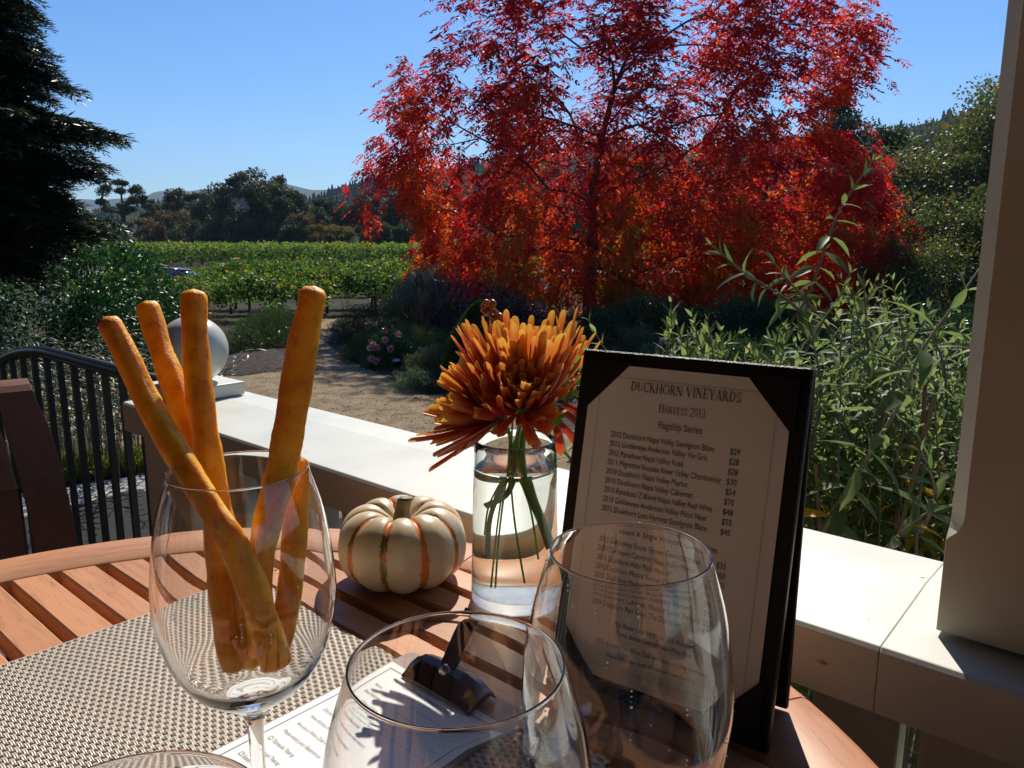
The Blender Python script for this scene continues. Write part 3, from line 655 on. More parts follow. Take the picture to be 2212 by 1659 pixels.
# garden path light
def path_light():
    c = at_g(858, 797)+[-.0, -.1, 0]; root = empty('path_light', (c[0], c[1], 0), 0, 'small low garden light with pale cap at the gravel edge', 'garden light')
    V, Fq = lathe([(.02, 0), (.02, .2), (0, .2)], 12, (c[0], c[1], 0)); mesh('post', V, Fq, M['iron'], root)
    V, Fq = lathe([(.09, .19), (.085, .215), (.03, .24), (0, .245)], 20, (c[0], c[1], 0)); mesh('cap', V, Fq, plain('cap_metal', (.45, .45, .43), .35), root, smooth=True)
path_light()
# left: glossy evergreen shrub, silver butterfly bush, grass edge
lm_glo = leafmat('glossy_evergreen_leaf', [(0, (.006, .03, .007)), (.6, (.015, .065, .012)), (1, (.05, .13, .02))], .35, 1.5, .42, .35)
shrub('evergreen_shrub', at_g(-20, 900)+[0, 3.0, 0], (2.3, 1.8, 2.72), 9000, .13, lm_glo, 'large glossy green shrub under the conifer at the left edge', 'shrub', .36, .15, .12, 61, .7, full=True)
shrub('evergreen_shrub', at_g(85, 850)+[0, 2.2, 0], (1.05, 1.1, 1.62), 5200, .12, lm_glo, 'glossy green shrub between the left-edge shrub and the red car', 'shrub', .36, .15, .14, 62, .7, full=True, hue=.35)
lm_sil = leafmat('silvery_leaf', [(0, (.07, .085, .05)), (.5, (.16, .18, .12)), (.88, (.27, .29, .21)), (.94, (.5, .36, .04)), (1, (.65, .42, .03))], .38, 1.35, .42, .5)
def spray_bush(name, c, spread, hmin, hmax, nst, L, label, mat, pitch=.06, seed=0, wasp=.22):
    root = empty(name, (c[0], c[1], 0), 0, label, 'shrub'); P = []; D = []; LL = []; m = MB()
    for i in range(nst):
        q = rng.normal(size=2)*[spread[0], spread[1]]*.5; h = rng.uniform(hmin, hmax); lean = np.array([q[0]*.55+rng.normal()*.12, q[1]*.4+rng.normal()*.1, 0])
        n = 14; s = np.linspace(0, 1, n)[:, None]; cv = np.array([c[0]+q[0]*.6, c[1]+q[1]*.6, 0])+s*[0, 0, h]+s**2*lean
        m.tube(cv, np.linspace(.009, .0025, n), 4, False); k = int(h*.75/pitch); a0 = rng.random()*3
        for j in range(k):
            t = 1-j*pitch/h; p = np.array([np.interp(t, s[:, 0], cv[:, b]) for b in range(3)]); sz = L*min(1, .35+j*.11)*rng.uniform(.7, 1.15)
            for sg in (0, math.pi):
                a = a0+j*math.pi/2+sg+rng.normal()*.25; up = max(-.15, 1.5-j*.28); P.append(p); D.append([math.cos(a), math.sin(a), up]); LL.append(sz)
    P = np.array(P); D = np.array(D); LL = np.array(LL); n = len(P); hue = np.clip(.5+rng.normal(size=n)*.2, 0, .9); hue[rng.random(n) < .02] = 1
    V, Fq = leaf_full(P, D, np.array([0, 0, 1.])+rng.normal(size=(n, 3))*.25, LL, LL*wasp, .3, .3)
    mesh('foliage', V, Fq, mat, root, var=varfull(hue, n)); m.build('stems', plain(name+'_stem', (.2, .17, .12), .7), root); return root
spray_bush('silver_bush', at_g(60, 1035)+[0, .3, 0], (1.9, .9), 1.2, 1.95, 75, .13, 'silver-leaved bush behind the black railing at far left', lm_sil)
spray_bush('silver_bush', at_g(230, 1010)+[0, .2, 0], (1.2, .7), .9, 1.7, 50, .12, 'silver-leaved bush right of the first one, by the white ball', lm_sil)
gr = leafmat('grass_blade', [(0, (.10, .13, .02)), (.6, (.2, .22, .04)), (1, (.3, .25, .06))], .5, 1.5, .5, .3)
n = 5200; a, b2 = at_g(-60, 1075), at_g(345, 1016); t = rng.random(n)[:, None]; P = a+(b2-a)*t+np.abs(rng.normal(size=(n, 1)))*.35*np.array([0, 1, 0]); P[:, 2] = 0
V, Fq = leaf_quads(P, np.array([0, 0, 1.])+rng.normal(size=(n, 3))*.3, rvec(n), rng.uniform(.12, .36, n), .012); tag(mesh('edging_grass', V, Fq, gr, var=rng.random(n)), 'yellow-green grass along the edge of the concrete walk', 'grass', kind='stuff')

# ================================================================== CARS
def car(loc, rz, paint, label, name='parked_car'):
    root = empty(name, loc, rz, label, 'car'); L, Wd = 4.5, 1.78
    prof = [(-2.2, .32), (-2.25, .62), (-2.1, .88), (-1.35, .98), (-.35, 1.02), (.9, 1.02), (1.75, 1.0), (2.15, .92), (2.25, .6), (2.2, .32)]
    def loft(sections, nm, mt, smooth=True):
        V = []; F = []; k = len(sections[0])
        for sct in sections: V += sct
        for i in range(len(sections)-1):
            for j in range(k): F.append((i*k+j, i*k+(j+1) % k, (i+1)*k+(j+1) % k, (i+1)*k+j))
        F.append(tuple(range(k))[::-1]); F.append(tuple(range((len(sections)-1)*k, len(sections)*k))); o = mesh(nm, V, F, mt, root, off=(0, 0, 0), smooth=smooth); return o
    body = loft([[(x, yy*(1 - .08*abs(x)**2/5), z) for x, z in prof] for yy in (-.89, -.86, 0, .86, .89)] if 0 else [[(x*(1 if abs(yy) < .8 else .985), yy, z if abs(yy) < .8 else (z if z < .5 else z-.07)) for x, z in prof] for yy in (-.89, -.8, 0, .8, .89)], 'body', paint); bevel(body, .05, 2)
    gl = [(-1.05, .99), (-.45, 1.36), (-.1, 1.45), (.75, 1.46), (1.35, 1.36), (1.95, 1.0)]
    cg = noisemat('car_glass', [(.3, (.05, .07, .09)), (.7, (.07, .1, .12))], 1, 2, .06, spec=1.0)
    loft([[(x*(1-.06*abs(yy)/.8)+.02, yy*(1-.22*max(0, z-1)/.46), z) for x, z in gl] for yy in (-.8, 0, .8)], 'window', cg)
    rf = [(-.5, 1.36), (-.1, 1.462), (.75, 1.472), (1.38, 1.36), (1.3, 1.34), (.7, 1.44), (-.1, 1.43), (-.42, 1.34)]
    loft([[(x+.02, yy, z) for x, z in rf] for yy in (-.64, 0, .64)], 'roof', paint)
    for x in (-.48, .38, 1.35):
        for sgn in (-1, 1):
            m = MB(); m.tube([(x, sgn*.79, 1.0), (x+(.35 if x < 0 else (-.02 if x < 1 else -.22)), sgn*.64, 1.4)], .03, 5); m.build('pillar', paint, root, off=(0, 0, 0))
    rub = plain('tyre', (.02, .02, .02), .8); rimm = metalmat('rim', (.5, .5, .5), .3)
    for x in (-1.4, 1.4):
        for sgn in (-1, 1):
            V, F = lathe([(.20, -.1), (.31, -.1), (.33, -.06), (.33, .06), (.31, .1), (.20, .1)], 24); V = [(v[0]+x, sgn*.80+v[2], v[1]+.33) for v in V]; wh = mesh('wheel', V, F, rub, root, off=(0, 0, 0), smooth=True)
            V, F = lathe([(0, -.07), (.2, -.09), (.2, .09), (0, .07)], 12); V = [(v[0]+x, sgn*.81+v[2], v[1]+.33) for v in V]; mesh('rim', V, F, rimm, wh, off=(0, 0, 0))
    for sgn in (-1, 1):
        m = MB(); m.box((-2.2, sgn*.6, .72), (.1, .34, .13)); bevel(m.build('headlight', plain('lamp', (.7, .7, .72), .1), root, off=(0, 0, 0)), .02)
        m = MB(); m.box((2.2, sgn*.62, .78), (.08, .3, .14)); bevel(m.build('tail_light', plain('tail', (.4, .02, .02), .2), root, off=(0, 0, 0)), .02)
        m = MB(); m.box((-.62, sgn*.95, 1.02), (.16, .16, .12)); bevel(m.build('mirror', paint, root, off=(0, 0, 0)), .03)
    return root
p_mar = noisemat('maroon_paint', [(.3, (.07, .02, .03)), (.7, (.09, .03, .04))], 1, 2, .22, spec=.8)
p_blk = noisemat('black_paint', [(.3, (.02, .02, .025)), (.7, (.03, .03, .035))], 1, 2, .22, spec=.8)
p = atY(332, 600, 33.0); car((p[0], 33.0, .01), rad(6), p_mar, 'dark maroon car half hidden by vines at the left of the vineyard')
p = atY(612, 523, 107.0); car((p[0], 117.0-10, 0), rad(8), p_blk, 'tiny dark car parked under the far tree line')

# ================================================================== TERRACE: railing, column, posts, house
def P2(a, n): p = an(a, n); return (p[0], p[1])
rail = empty('terrace_railing', an(.6, .73, DECK_Z), 0, 'white painted timber railing with wide flat cap running behind the table', 'railing')
prof = [(.629, -.064), (.629, -.010), (.633, -.006), (.768, .002), (.836, 0), (.840, -.004), (.840, -.064)]
K = len(prof)
def weathered():
    m = noisemat('weathered_white_paint', [(.25, (.58, .58, .50)), (.5, (.66, .66, .585)), (.72, (.71, .71, .635))], 9., 9., .42, .12, 70., spec=.5, bdist=.0015, cs=(1, 1, 1)); t = m.node_tree; bs = t.nodes["Principled BSDF"]; src = bs.inputs['Base Color'].links[0].from_socket; co = coords(t)
    n2 = N(t, "ShaderNodeTexNoise", Scale=85., Detail=3.); t.links.new(co, n2.inputs[0]); sp = ramp(t, n2.outputs[0], [(.735, (0, 0, 0)), (.76, (1, 1, 1))])
    mx = t.nodes.new("ShaderNodeMix"); mx.data_type = 'RGBA'; t.links.new(sp.outputs[0], mx.inputs[0]); t.links.new(src, mx.inputs[6]); mx.inputs[7].default_value = (.25, .19, .13, 1)
    r = ray(1778, 1431); tt = .629/(RN@r); p = r*tt+np.array([0, 0, CZ])-np.array(rail.location)
    sub = N(t, "ShaderNodeVectorMath", operation='SUBTRACT'); t.links.new(co, sub.inputs[0]); sub.inputs[1].default_value = tuple(p); sc_ = N(t, "ShaderNodeVectorMath", operation='MULTIPLY'); t.links.new(sub.outputs[0], sc_.inputs[0]); sc_.inputs[1].default_value = (45, 45, 150)
    ln_ = N(t, "ShaderNodeVectorMath", operation='LENGTH'); t.links.new(sc_.outputs[0], ln_.inputs[0]); n3 = N(t, "ShaderNodeTexNoise", Scale=240., Detail=5.); t.links.new(co, n3.inputs[0])
    ad = N(t, "ShaderNodeMath", operation='MULTIPLY_ADD'); t.links.new(n3.outputs[0], ad.inputs[0]); ad.inputs[1].default_value = 1.3; t.links.new(ln_.outputs['Value'], ad.inputs[2]); st = ramp(t, ad.outputs[0], [(.62, (1, 1, 1)), (1.0, (0, 0, 0))])
    mx2 = t.nodes.new("ShaderNodeMix"); mx2.data_type = 'RGBA'; t.links.new(st.outputs[0], mx2.inputs[0]); t.links.new(mx.outputs[2], mx2.inputs[6]); mx2.inputs[7].default_value = (.40, .22, .07, 1); t.links.new(mx2.outputs[2], bs.inputs['Base Color']); return m
M['weathered'] = weathered()
for a0, a1 in ((1.600, .1594), (.1589, -2.0)):
    V = []
    for a in (a0, a1): V += [an(a, n, RAIL_Z+z) for n, z in prof]
    F = [tuple(range(K))]+[(j, K+j, K+(j+1) % K, (j+1) % K) for j in range(K)]+[tuple(range(K, 2*K))[::-1]]
    bevel(mesh('cap', V, F, M['weathered'], rail), .0007, 1)
Mrot = np.stack([RD, RN, [0, 0, 1]], 1)      # local (a, n, z) -> world
def abox(mb, a, n, z, sa, sn, sz, var=.5): mb.box(an(a, n, z), (sa, sn, sz), Mrot, var)
m = MB(); abox(m, -.2, .72, DECK_Z+.12, 3.3, .05, .08); bevel(m.build('bottom_rail', M['white'], rail), .004)
for i in range(27):
    a = 1.32 - i*.125
    if -.05 < a < .1: continue
    m = MB(); abox(m, a, .72, (DECK_Z+.14+RAIL_Z-.066)/2, .078, .032, RAIL_Z-.066-DECK_Z-.16); bevel(m.build('baluster', M['white'], rail), .004)
nw = empty('newel_post', an(1.5, .735, DECK_Z), 0, 'white railing post carrying a square plinth with a large white ball', 'post')
m = MB(); abox(m, 1.5, .735, (DECK_Z+RAIL_Z-.066)/2, .15, .16, RAIL_Z-.068-DECK_Z); bevel(m.build('shaft', M['white'], nw), .004)
m = MB(); abox(m, 1.515, .743, RAIL_Z+.0165, .14, .14, .028); bevel(m.build('plinth', M['white'], nw), .004)
bc = an(1.515, .743, RAIL_Z+.030+.066)
V, F = lathe([(0, -.068)]+[(.068*math.cos(q), .068*math.sin(q)) for q in np.linspace(-1.45, 1.45, 40)]+[(0, .068)], 72, bc); mesh('ball', V, F, M['ball'], nw, smooth=True)
# column: square with stopped chamfers
col = empty('white_column', an(.055, .753, RAIL_Z), 0, 'white painted square porch column with chamfered corners at the right', 'column')
def sq(h, ch): return [(-h+ch, -h), (h-ch, -h), (h, -h+ch), (h, h-ch), (h-ch, h), (-h+ch, h), (-h, h-ch), (-h, -h+ch)]
secs = [(0.001, .0005), (.080, .0005), (.083, .003), (.088, .008), (.094, .0105), (.10, .0115), (2.2, .0115)]
V = []; hh = .075
for z, ch in secs: V += [an(.055+x, .753+y, RAIL_Z+z) for x, y in sq(hh, ch)]
F = [tuple(range(8))]+[(i*8+j, i*8+(j+1) % 8, (i+1)*8+(j+1) % 8, (i+1)*8+j) for i in range(len(secs)-1) for j in range(8)]+[tuple(range((len(secs)-1)*8, len(secs)*8))]
mesh('shaft', V, [f[::-1] for f in F], M['white2'], col)
m = MB(); abox(m, .055, .735, (DECK_Z+RAIL_Z-.066)/2, .15, .15, RAIL_Z-.068-DECK_Z); bevel(m.build('pedestal', M['white2'], col), .003)
# house wall and porch roof behind and above the table (unseen, added to shade the near side and show in the glasses)
M['shingle'] = noisemat('brown_shingle', [(.3, (.06, .04, .03)), (.7, (.11, .08, .06))], 4, 6, .8)  # dark brown keeps bounce light off the near side
hs_ = empty('unseen_porch_house', an(.5, -2.4, DECK_Z), 0, 'unseen brown house wall and porch roof added behind the tables for their shade', 'house')
m = MB(); abox(m, .8, -2.6, DECK_Z+1.6, 22, .12, 3.2); m.build('wall', M['shingle'], hs_)
m = MB(); abox(m, .8, -.85, DECK_Z+3.02, 22, 3.5, .14); abox(m, .8, .78, DECK_Z+2.85, 22, .14, .2); m.build('roof', M['shingle'], hs_)
gdk = noisemat('window_dark', [(.3, (.03, .03, .035)), (.7, (.05, .05, .05))], 1, 2, .08, spec=.8)
for a in (-1.2, .6, 2.4):
    m = MB(); abox(m, a, -2.53, DECK_Z+1.45, 1.2, .03, 1.5); wi = m.build('window', gdk, hs_)
    m = MB()
    for q in (-.62, 0, .62): abox(m, a+q, -2.51, DECK_Z+1.45, .06, .03, 1.6)
    for q in (-.78, 0, .78): abox(m, a, -2.507, DECK_Z+1.45+q, 1.3, .03, .06)
    m.build('frame', M['white'], wi, off=np.array(hs_.location))
# left of the terrace end
fl = MB(); 
# black iron stair railing
ir = empty('iron_railing', an(2.0, .735, DECK_Z), 0, 'black iron handrail with thin balusters running down beside the white post', 'railing')
def hz(a): 
    s = max(0, a-2.28); return CZ-.305-(.5*s*s/.5 if s < .5 else .25+(s-.5))*.32
aa = np.linspace(1.60, 4.2, 60); m = MB(); m.tube([an(a, .735, hz(a)) for a in aa], .0165, 10, flat=.75); m.build('handrail', M['iron'], ir, True)
m = MB(); m.tube([an(a, .735, hz(a)-.014) for a in aa], .007, 6); m.build('under_rail', M['iron'], ir)
for i in range(16):
    a = 1.66+i*.098
    m = MB(); abox(m, a, .735, (hz(a)-.012+DECK_Z)/2-.3, .014, .014, hz(a)-.012-DECK_Z+.6); m.build('baluster', M['iron'], ir)
# flat near-black slab on the ground (its straight far edge shows below the concrete walk)
slab_m = noisemat('near_black', [(.3, (.006, .006, .006)), (.7, (.015, .014, .012))], 6, 6, .9, .5, 30)
p1, p2 = onz(120, 1122, .02), onz(345, 1066, .02)
m = MB(); dd = (p2-p1); ln = np.linalg.norm(dd); dd /= ln; mid = (p1+p2)/2
m.box((mid[0]-dd[1]*-.0, mid[1]-.9, .01), (ln*2.2, 1.8, .02), np.stack([dd, np.array([-dd[1], dd[0], 0]), [0, 0, 1]], 1))
tag(m.build('dark_slab', slab_m), kind='structure')

# ================================================================== TEAK CHAIR
def chair():
    base = np.array([-.715, 1.155, DECK_Z-.036]); f = np.array([.58, -.815, 0]); wv = np.array([.815, .58, 0]); root = empty('teak_chair', base, 0, 'slatted teak chair with rounded back posts at the left edge of the table', 'chair')
    def at(u, d, z): return base+wv*u+f*d+np.array([0, 0, z])
    def strip(u, wd, pts, th, name):
        pts = spline(pts, 22); T = np.gradient(pts, axis=0); T /= np.linalg.norm(T, axis=1)[:, None]; V = []
        for (d, z), t in zip(pts, T):
            nx, nz = -t[1], t[0]
            for du, s in ((-wd/2, -1), (wd/2, -1), (wd/2, 1), (-wd/2, 1)): V.append(at(u+du*(1-.25*max(0, (z-.82)/.06)) - (.030*((z-.6)/.28)**2 if (name in ('back_post', 'top_rail') and z > .6) else 0), d+nx*s*th/2, z+nz*s*th/2))
        n = len(pts); F = [(0, 1, 2, 3), tuple(range(4*n-4, 4*n))[::-1]]+[(i*4+j, (i+1)*4+j, (i+1)*4+(j+1) % 4, i*4+(j+1) % 4) for i in range(n-1) for j in range(4)]
        return bevel(mesh(name, V, F, M['teak_v'], root, var=np.full(len(F), rng.random())), .006, 3)
    curve = [(.04, .44), (.0, .55), (-.035, .68), (-.07, .79), (-.088, .845), (-.10, .872), (-.125, .878)]
    strip(0, .058, curve, .034, 'back_post'); strip(-.50, .058, curve, .034, 'back_post')
    rl = [(-.045, .73), (-.07, .80), (-.088, .85), (-.105, .868), (-.125, .870)]
    o = strip(-.252, .435, rl, .026, 'top_rail')
    for i in range(7): strip(-.062-i*.0635, .046, [(.03, .46), (0, .55), (-.035, .68), (-.052, .735)], .016, 'back_slat')
    for u in (0, -.5):
        strip(u, .05, [(.04, .44), (.02, .3), (-.02, .1), (-.05, .0)], .04, 'leg'); strip(u, .05, [(.48, .44), (.48, .2), (.48, 0)], .04, 'leg')
        pass
    for i in range(8): strip(-.25, .52, [(.03+i*.058, .45), (.055+i*.058, .45), (.08+i*.058, .449)], .018, 'seat_slat')
    return root
chair()

# ================================================================== TABLE
TC = np.array([-.2614, .3837, TABLE_Z]); TR = .5153
tb_rz = math.atan2(.6612, -.7502)             # slats run parallel to the railing
tbl = empty('round_table', (TC[0], TC[1], DECK_Z), tb_rz, 'round slatted teak table in the sun, laid for a wine tasting', 'table')
ht = TABLE_Z-DECK_Z; RI = TR-.074; TH = .024
V = []; F = []; va = []
rimmb = MB(); nseg = 8
for sgm in range(nseg):
    a0, a1 = sgm*2*math.pi/nseg+.006+.25, (sgm+1)*2*math.pi/nseg-.0+.25; q = np.linspace(a0-.006, a1-.0035, 15); b = []
    for t in q:
        for r, z in ((RI, ht-TH), (RI, ht-.003), (RI+.003, ht), (TR-.009, ht), (TR-.003, ht-.003), (TR, ht-.009), (TR, ht-TH)): b.append((r*math.cos(t), r*math.sin(t), z))
    n = 7; Fq = [(i*n+j, (i+1)*n+j, (i+1)*n+(j+1) % n, i*n+(j+1) % n) for i in range(14) for j in range(n)]+[tuple(range(n))[::-1], tuple(range(14*n, 15*n))]
    rimmb.add(b, [f[::-1] for f in Fq], rng.random())
def rimwood():
    # grain follows the rim: cylindrical coordinates
    m = woodmat('teak_rim', (.38, .155, .07), (.57, .265, .13), (.50, .37, .30), 0, .48); t = m.node_tree
    mp = [x for x in t.nodes if x.type == 'MAPPING'][0]; tc = [x for x in t.nodes if x.type == 'TEX_COORD'][0]
    sp = t.nodes.new("ShaderNodeSeparateXYZ"); t.links.new(tc.outputs['Object'], sp.inputs[0])
    at2 = N(t, "ShaderNodeMath", operation='ARCTAN2'); t.links.new(sp.outputs[1], at2.inputs[0]); t.links.new(sp.outputs[0], at2.inputs[1])
    hyp = N(t, "ShaderNodeMath", operation='MULTIPLY'); t.links.new(at2.outputs[0], hyp.inputs[0]); hyp.inputs[1].default_value = TR
    ln_ = N(t, "ShaderNodeVectorMath", operation='LENGTH'); cz_ = t.nodes.new("ShaderNodeCombineXYZ"); t.links.new(sp.outputs[0], cz_.inputs[0]); t.links.new(sp.outputs[1], cz_.inputs[1]); t.links.new(cz_.outputs[0], ln_.inputs[0])
    cb = t.nodes.new("ShaderNodeCombineXYZ"); t.links.new(hyp.outputs[0], cb.inputs[0]); t.links.new(ln_.outputs['Value'], cb.inputs[1]); t.links.new(sp.outputs[2], cb.inputs[2]); t.links.new(cb.outputs[0], mp.inputs[0])
    return m
o = rimmb.build('rim', rimwood(), tbl, off=(0, 0, 0)); o.data.set_sharp_from_angle(angle=rad(50)) if hasattr(o.data, 'set_sharp_from_angle') else None
sl = MB(); pitch = .0418; wd = .0325
y = -RI+.012
kk = 0
while y < RI:
    y0, y1 = y, y+wd; ym = max(abs(y0), abs(y1)); x0 = math.sqrt(max(0, (RI+.004)**2-ym**2)) if ym < RI else 0
    if x0 > .03:
        xe0 = math.sqrt(max(.0001, (RI-.001)**2-y0**2)) if abs(y0) < RI else x0; xe1 = math.sqrt(max(.0001, (RI-.001)**2-y1**2)) if abs(y1) < RI else x0; z1 = ht-.001; z0 = ht-.018; c = .0022
        S = [(y0, z0), (y0, z1-c), (y0+c, z1), (y1-c, z1), (y1, z1-c), (y1, z0)]; b = []
        for sx in (-1, 1):
            for yy, zz in S: u = (yy-y0)/wd; b.append((sx*(xe0*(1-u)+xe1*u), yy, zz))
        sl.add(b, [tuple(range(6)), tuple(range(6, 12))[::-1]]+[(j, 6+j, 6+(j+1) % 6, (j+1) % 6) for j in range(6)], rng.random())
    y += pitch; kk += 1
sl.build('slat_top', M['teak'], tbl, off=(0, 0, 0))
m = MB(); m.box((0, 0, ht-.034), (.06, 2*RI, .03)); m.box((.27, 0, ht-.034), (.04, 2*RI*.82, .03)); m.box((-.27, 0, ht-.034), (.04, 2*RI*.82, .03)); m.build('underframe', M['teak_v'], tbl, off=(0, 0, 0))
for sx in (-1, 1):
    for sy in (-1, 1):
        m = MB(); m.box((sx*.26, sy*.26, (ht-.04)/2), (.05, .05, ht-.04)); bevel(m.build('leg', M['teak_v'], tbl, off=(0, 0, 0)), .004)

# ================================================================== PLACEMAT (woven vinyl)
MA = np.array([-.666, -.746, 0.]); MBv = np.array([.743, -.669, 0.]); MA = MA/np.linalg.norm(MA); MBv = MBv/np.linalg.norm(MBv)
MC = np.array([-.2703, .7475, TABLE_Z])
def weave():
    la, lb = .33, .45; pa, pb = .0030, .0058; A0 = .0007
    strandV = []; strandF = []; va = []; n0 = 0
    # wefts run along b, warps along a
    na, nb_ = int(la/pa), int(lb/pb)
    def add(C, Wd, th, v):
        nonlocal n0
        # C (n,3) local (a,b,z) centre line ; Wd = width direction index
        n = len(C); o = np.zeros(3); o[Wd] = 1; V = np.stack([C-o*th*.5-[0, 0, .0003], C-o*th*.32+[0, 0, .0002], C+o*th*.32+[0, 0, .0002], C+o*th*.5-[0, 0, .0003]], 1).reshape(-1, 3)
        i = np.arange(n-1)[:, None, None]*4; q = np.array([[0, 1, 5, 4], [1, 2, 6, 5], [2, 3, 7, 6]])[None]
        strandV.append(V); strandF.append((i+q).reshape(-1, 4)+n0); va.append(np.full((n-1)*3, v)); n0 += len(V)
    for i in range(na):
        bb = np.arange(0, lb, pb/4); C = np.stack([np.full(len(bb), (i+.5)*pa), bb, .0011+A0*np.sin(math.pi*bb/pb+math.pi*(i % 2))], 1)
        for off in (-.00070, .00070): add(C+[off, 0, 0], 0, .00138, rng.uniform(.35, .75))
    for j in range(nb_):
        a_ = np.arange(0, la, pa/3); C = np.stack([a_, np.full(len(a_), (j+.5)*pb), .0011-A0*np.sin(math.pi*(a_-pa/2)/pa+math.pi*.5)*(-1)**j], 1)
        for off in (-.0006, .0006): add(C+[0, off, 0], 1, .0012, rng.uniform(.0, .3))
    V = np.vstack(strandV); V = MC+V[:, :1]*MA+V[:, 1:2]*MBv+V[:, 2:]*[0, 0, 1.]
    m, t, b = nt('woven_vinyl'); at = t.nodes.new("ShaderNodeAttribute"); at.attribute_name = 'var'
    r = ramp(t, at.outputs['Fac'], [(0, (.28, .22, .17)), (.32, (.36, .30, .23)), (.36, (.62, .53, .43)), (1, (.82, .72, .60))]); t.links.new(r.outputs[0], b.inputs['Base Color']); b.inputs['Roughness'].default_value = .3
    root = empty('placemat', MC+MA*.16+MBv*.2, 0, 'woven grey-beige placemat lying on the table under the glasses and clipboard', 'placemat')
    mesh('weave', V, np.vstack(strandF), m, root, smooth=True, var=np.concatenate(va))
    mm = MB(); c = MC+MA*la/2+MBv*lb/2+[0, 0, .0004]; mm.box(c, (la, lb, .0004), np.stack([MA, MBv, [0, 0, 1]], 1)); mm.build('backing', plain('mat_backing', (.06, .05, .045), .8), root)
weave()
MATZ = TABLE_Z+.0024

# ================================================================== LETTERING
_fc = {}
def text_geo(s, size, xs=1.0, shear=0.0, align='LEFT'):
    key = (s, size, xs, shear, align)
    c = bpy.data.curves.new('txt', 'FONT'); c.body = s; c.size = size; c.align_x = align; c.resolution_u = 2; c.shear = shear
    o = bpy.data.objects.new('txt', c); SC.collection.objects.link(o); bpy.context.view_layer.update()
    me = bpy.data.meshes.new_from_object(o.evaluated_get(bpy.context.evaluated_depsgraph_get()))
    V = np.array([v.co[:] for v in me.vertices]).reshape(-1, 3)*[xs, 1, 1]; F = [tuple(p.vertices) for p in me.polygons]
    bpy.data.objects.remove(o); bpy.data.curves.remove(c); bpy.data.meshes.remove(me); return V, F
TK, TN = .135, .05
GL = {
 'D': (.84, [('l', .16, 0, .16, 1, TK), ('a', .2, .5, .50, .475, 90, -90, .11), ('l', .05, .975, .25, .975, TN), ('l', .05, .025, .25, .025, TN)]),
 'U': (.84, [('l', .16, 1, .16, .32, TK), ('a', .42, .33, .26, .30, 180, 360, .08), ('l', .68, 1, .68, .32, TN), ('s', .16, 1), ('s', .68, 1)]),
 'C': (.76, [('a', .44, .5, .34, .475, 48, 312, .105), ('l', .68, .98, .68, .72, TN), ('l', .68, .02, .66, .24, TN)]),
 'K': (.82, [('l', .16, 0, .16, 1, TK), ('l', .66, 1, .24, .48, TN), ('l', .30, .55, .72, .0, TK), ('s', .16, 0), ('s', .16, 1), ('s', .66, 1), ('s', .72, 0)]),
 'H': (.88, [('l', .16, 0, .16, 1, TK), ('l', .72, 0, .72, 1, TK), ('l', .16, .5, .72, .5, TN), ('s', .16, 0), ('s', .16, 1), ('s', .72, 0), ('s', .72, 1)]),
 'O': (.90, [('a', .45, .5, .37, .475, 0, 360, .10)]),
 'R': (.78, [('l', .16, 0, .16, 1, TK), ('a', .2, .745, .34, .23, 90, -90, .10), ('l', .05, .975, .25, .975, TN), ('l', .2, .5, .36, .5, TN), ('l', .36, .5, .70, .0, TK), ('s', .16, 0), ('s', .72, 0)]),
 'N': (.88, [('l', .14, 0, .14, 1, TN), ('l', .14, 1, .72, 0, TK), ('l', .72, 0, .72, 1, TN), ('s', .14, 0), ('s', .12, 1), ('s', .72, 1)]),
 'V': (.80, [('l', .10, 1, .40, 0, TK), ('l', .40, 0, .70, 1, TN), ('s', .10, 1), ('s', .70, 1)]),
 'I': (.36, [('l', .18, 0, .18, 1, TK), ('s', .18, 0), ('s', .18, 1)]),
 'E': (.70, [('l', .16, 0, .16, 1, TK), ('l', .05, .975, .60, .975, TN), ('l', .16, .5, .5, .5, TN), ('l', .05, .025, .62, .025, TN), ('l', .60, 1, .60, .8, TN), ('l', .62, 0, .63, .22, TN), ('l', .5, .6, .5, .4, TN)]),
 'Y': (.78, [('l', .10, 1, .39, .46, TK), ('l', .68, 1, .39, .46, TN), ('l', .39, .46, .39, 0, TK), ('s', .10, 1), ('s', .68, 1), ('s', .39, 0)]),
 'A': (.82, [('l', .12, 0, .41, 1, TN), ('l', .41, 1, .70, 0, TK), ('l', .22, .34, .60, .34, TN), ('s', .12, 0), ('s', .70, 0)]),
 'S': (.60, [('a', .30, .74, .19, .225, 30, 270, .08), ('a', .30, .26, .20, .235, 90, -150, .10), ('l', .49, .98, .49, .74, TN), ('l', .10, .02, .10, .26, TN)]),
 'T': (.74, [('l', .37, 0, .37, 1, TK), ('l', .08, .975, .66, .975, TN), ('l', .08, 1, .08, .8, TN), ('l', .66, 1, .66, .8, TN), ('s', .37, 0)]),
 'M': (1.0, [('l', .14, 0, .14, 1, TN), ('l', .14, 1, .49, 0, TK), ('l', .49, 0, .84, 1, TN), ('l', .84, 1, .84, 0, TK), ('s', .14, 0), ('s', .84, 0), ('s', .12, 1), ('s', .86, 1)]),
 '2': (.60, [('a', .30, .72, .20, .25, 165, -35, .09), ('l', .47, .58, .10, .03, .08), ('l', .08, .04, .52, .04, .09)]),
 '0': (.62, [('a', .31, .5, .22, .475, 0, 360, .08)]),
 '1': (.44, [('l', .22, 0, .22, 1, .11), ('l', .22, .98, .10, .86, TN), ('s', .22, 0)]),
 '3': (.60, [('a', .28, .75, .18, .225, 150, -90, .08), ('a', .28, .27, .21, .25, 90, -150, .09)]),
 ' ': (.34, [])}
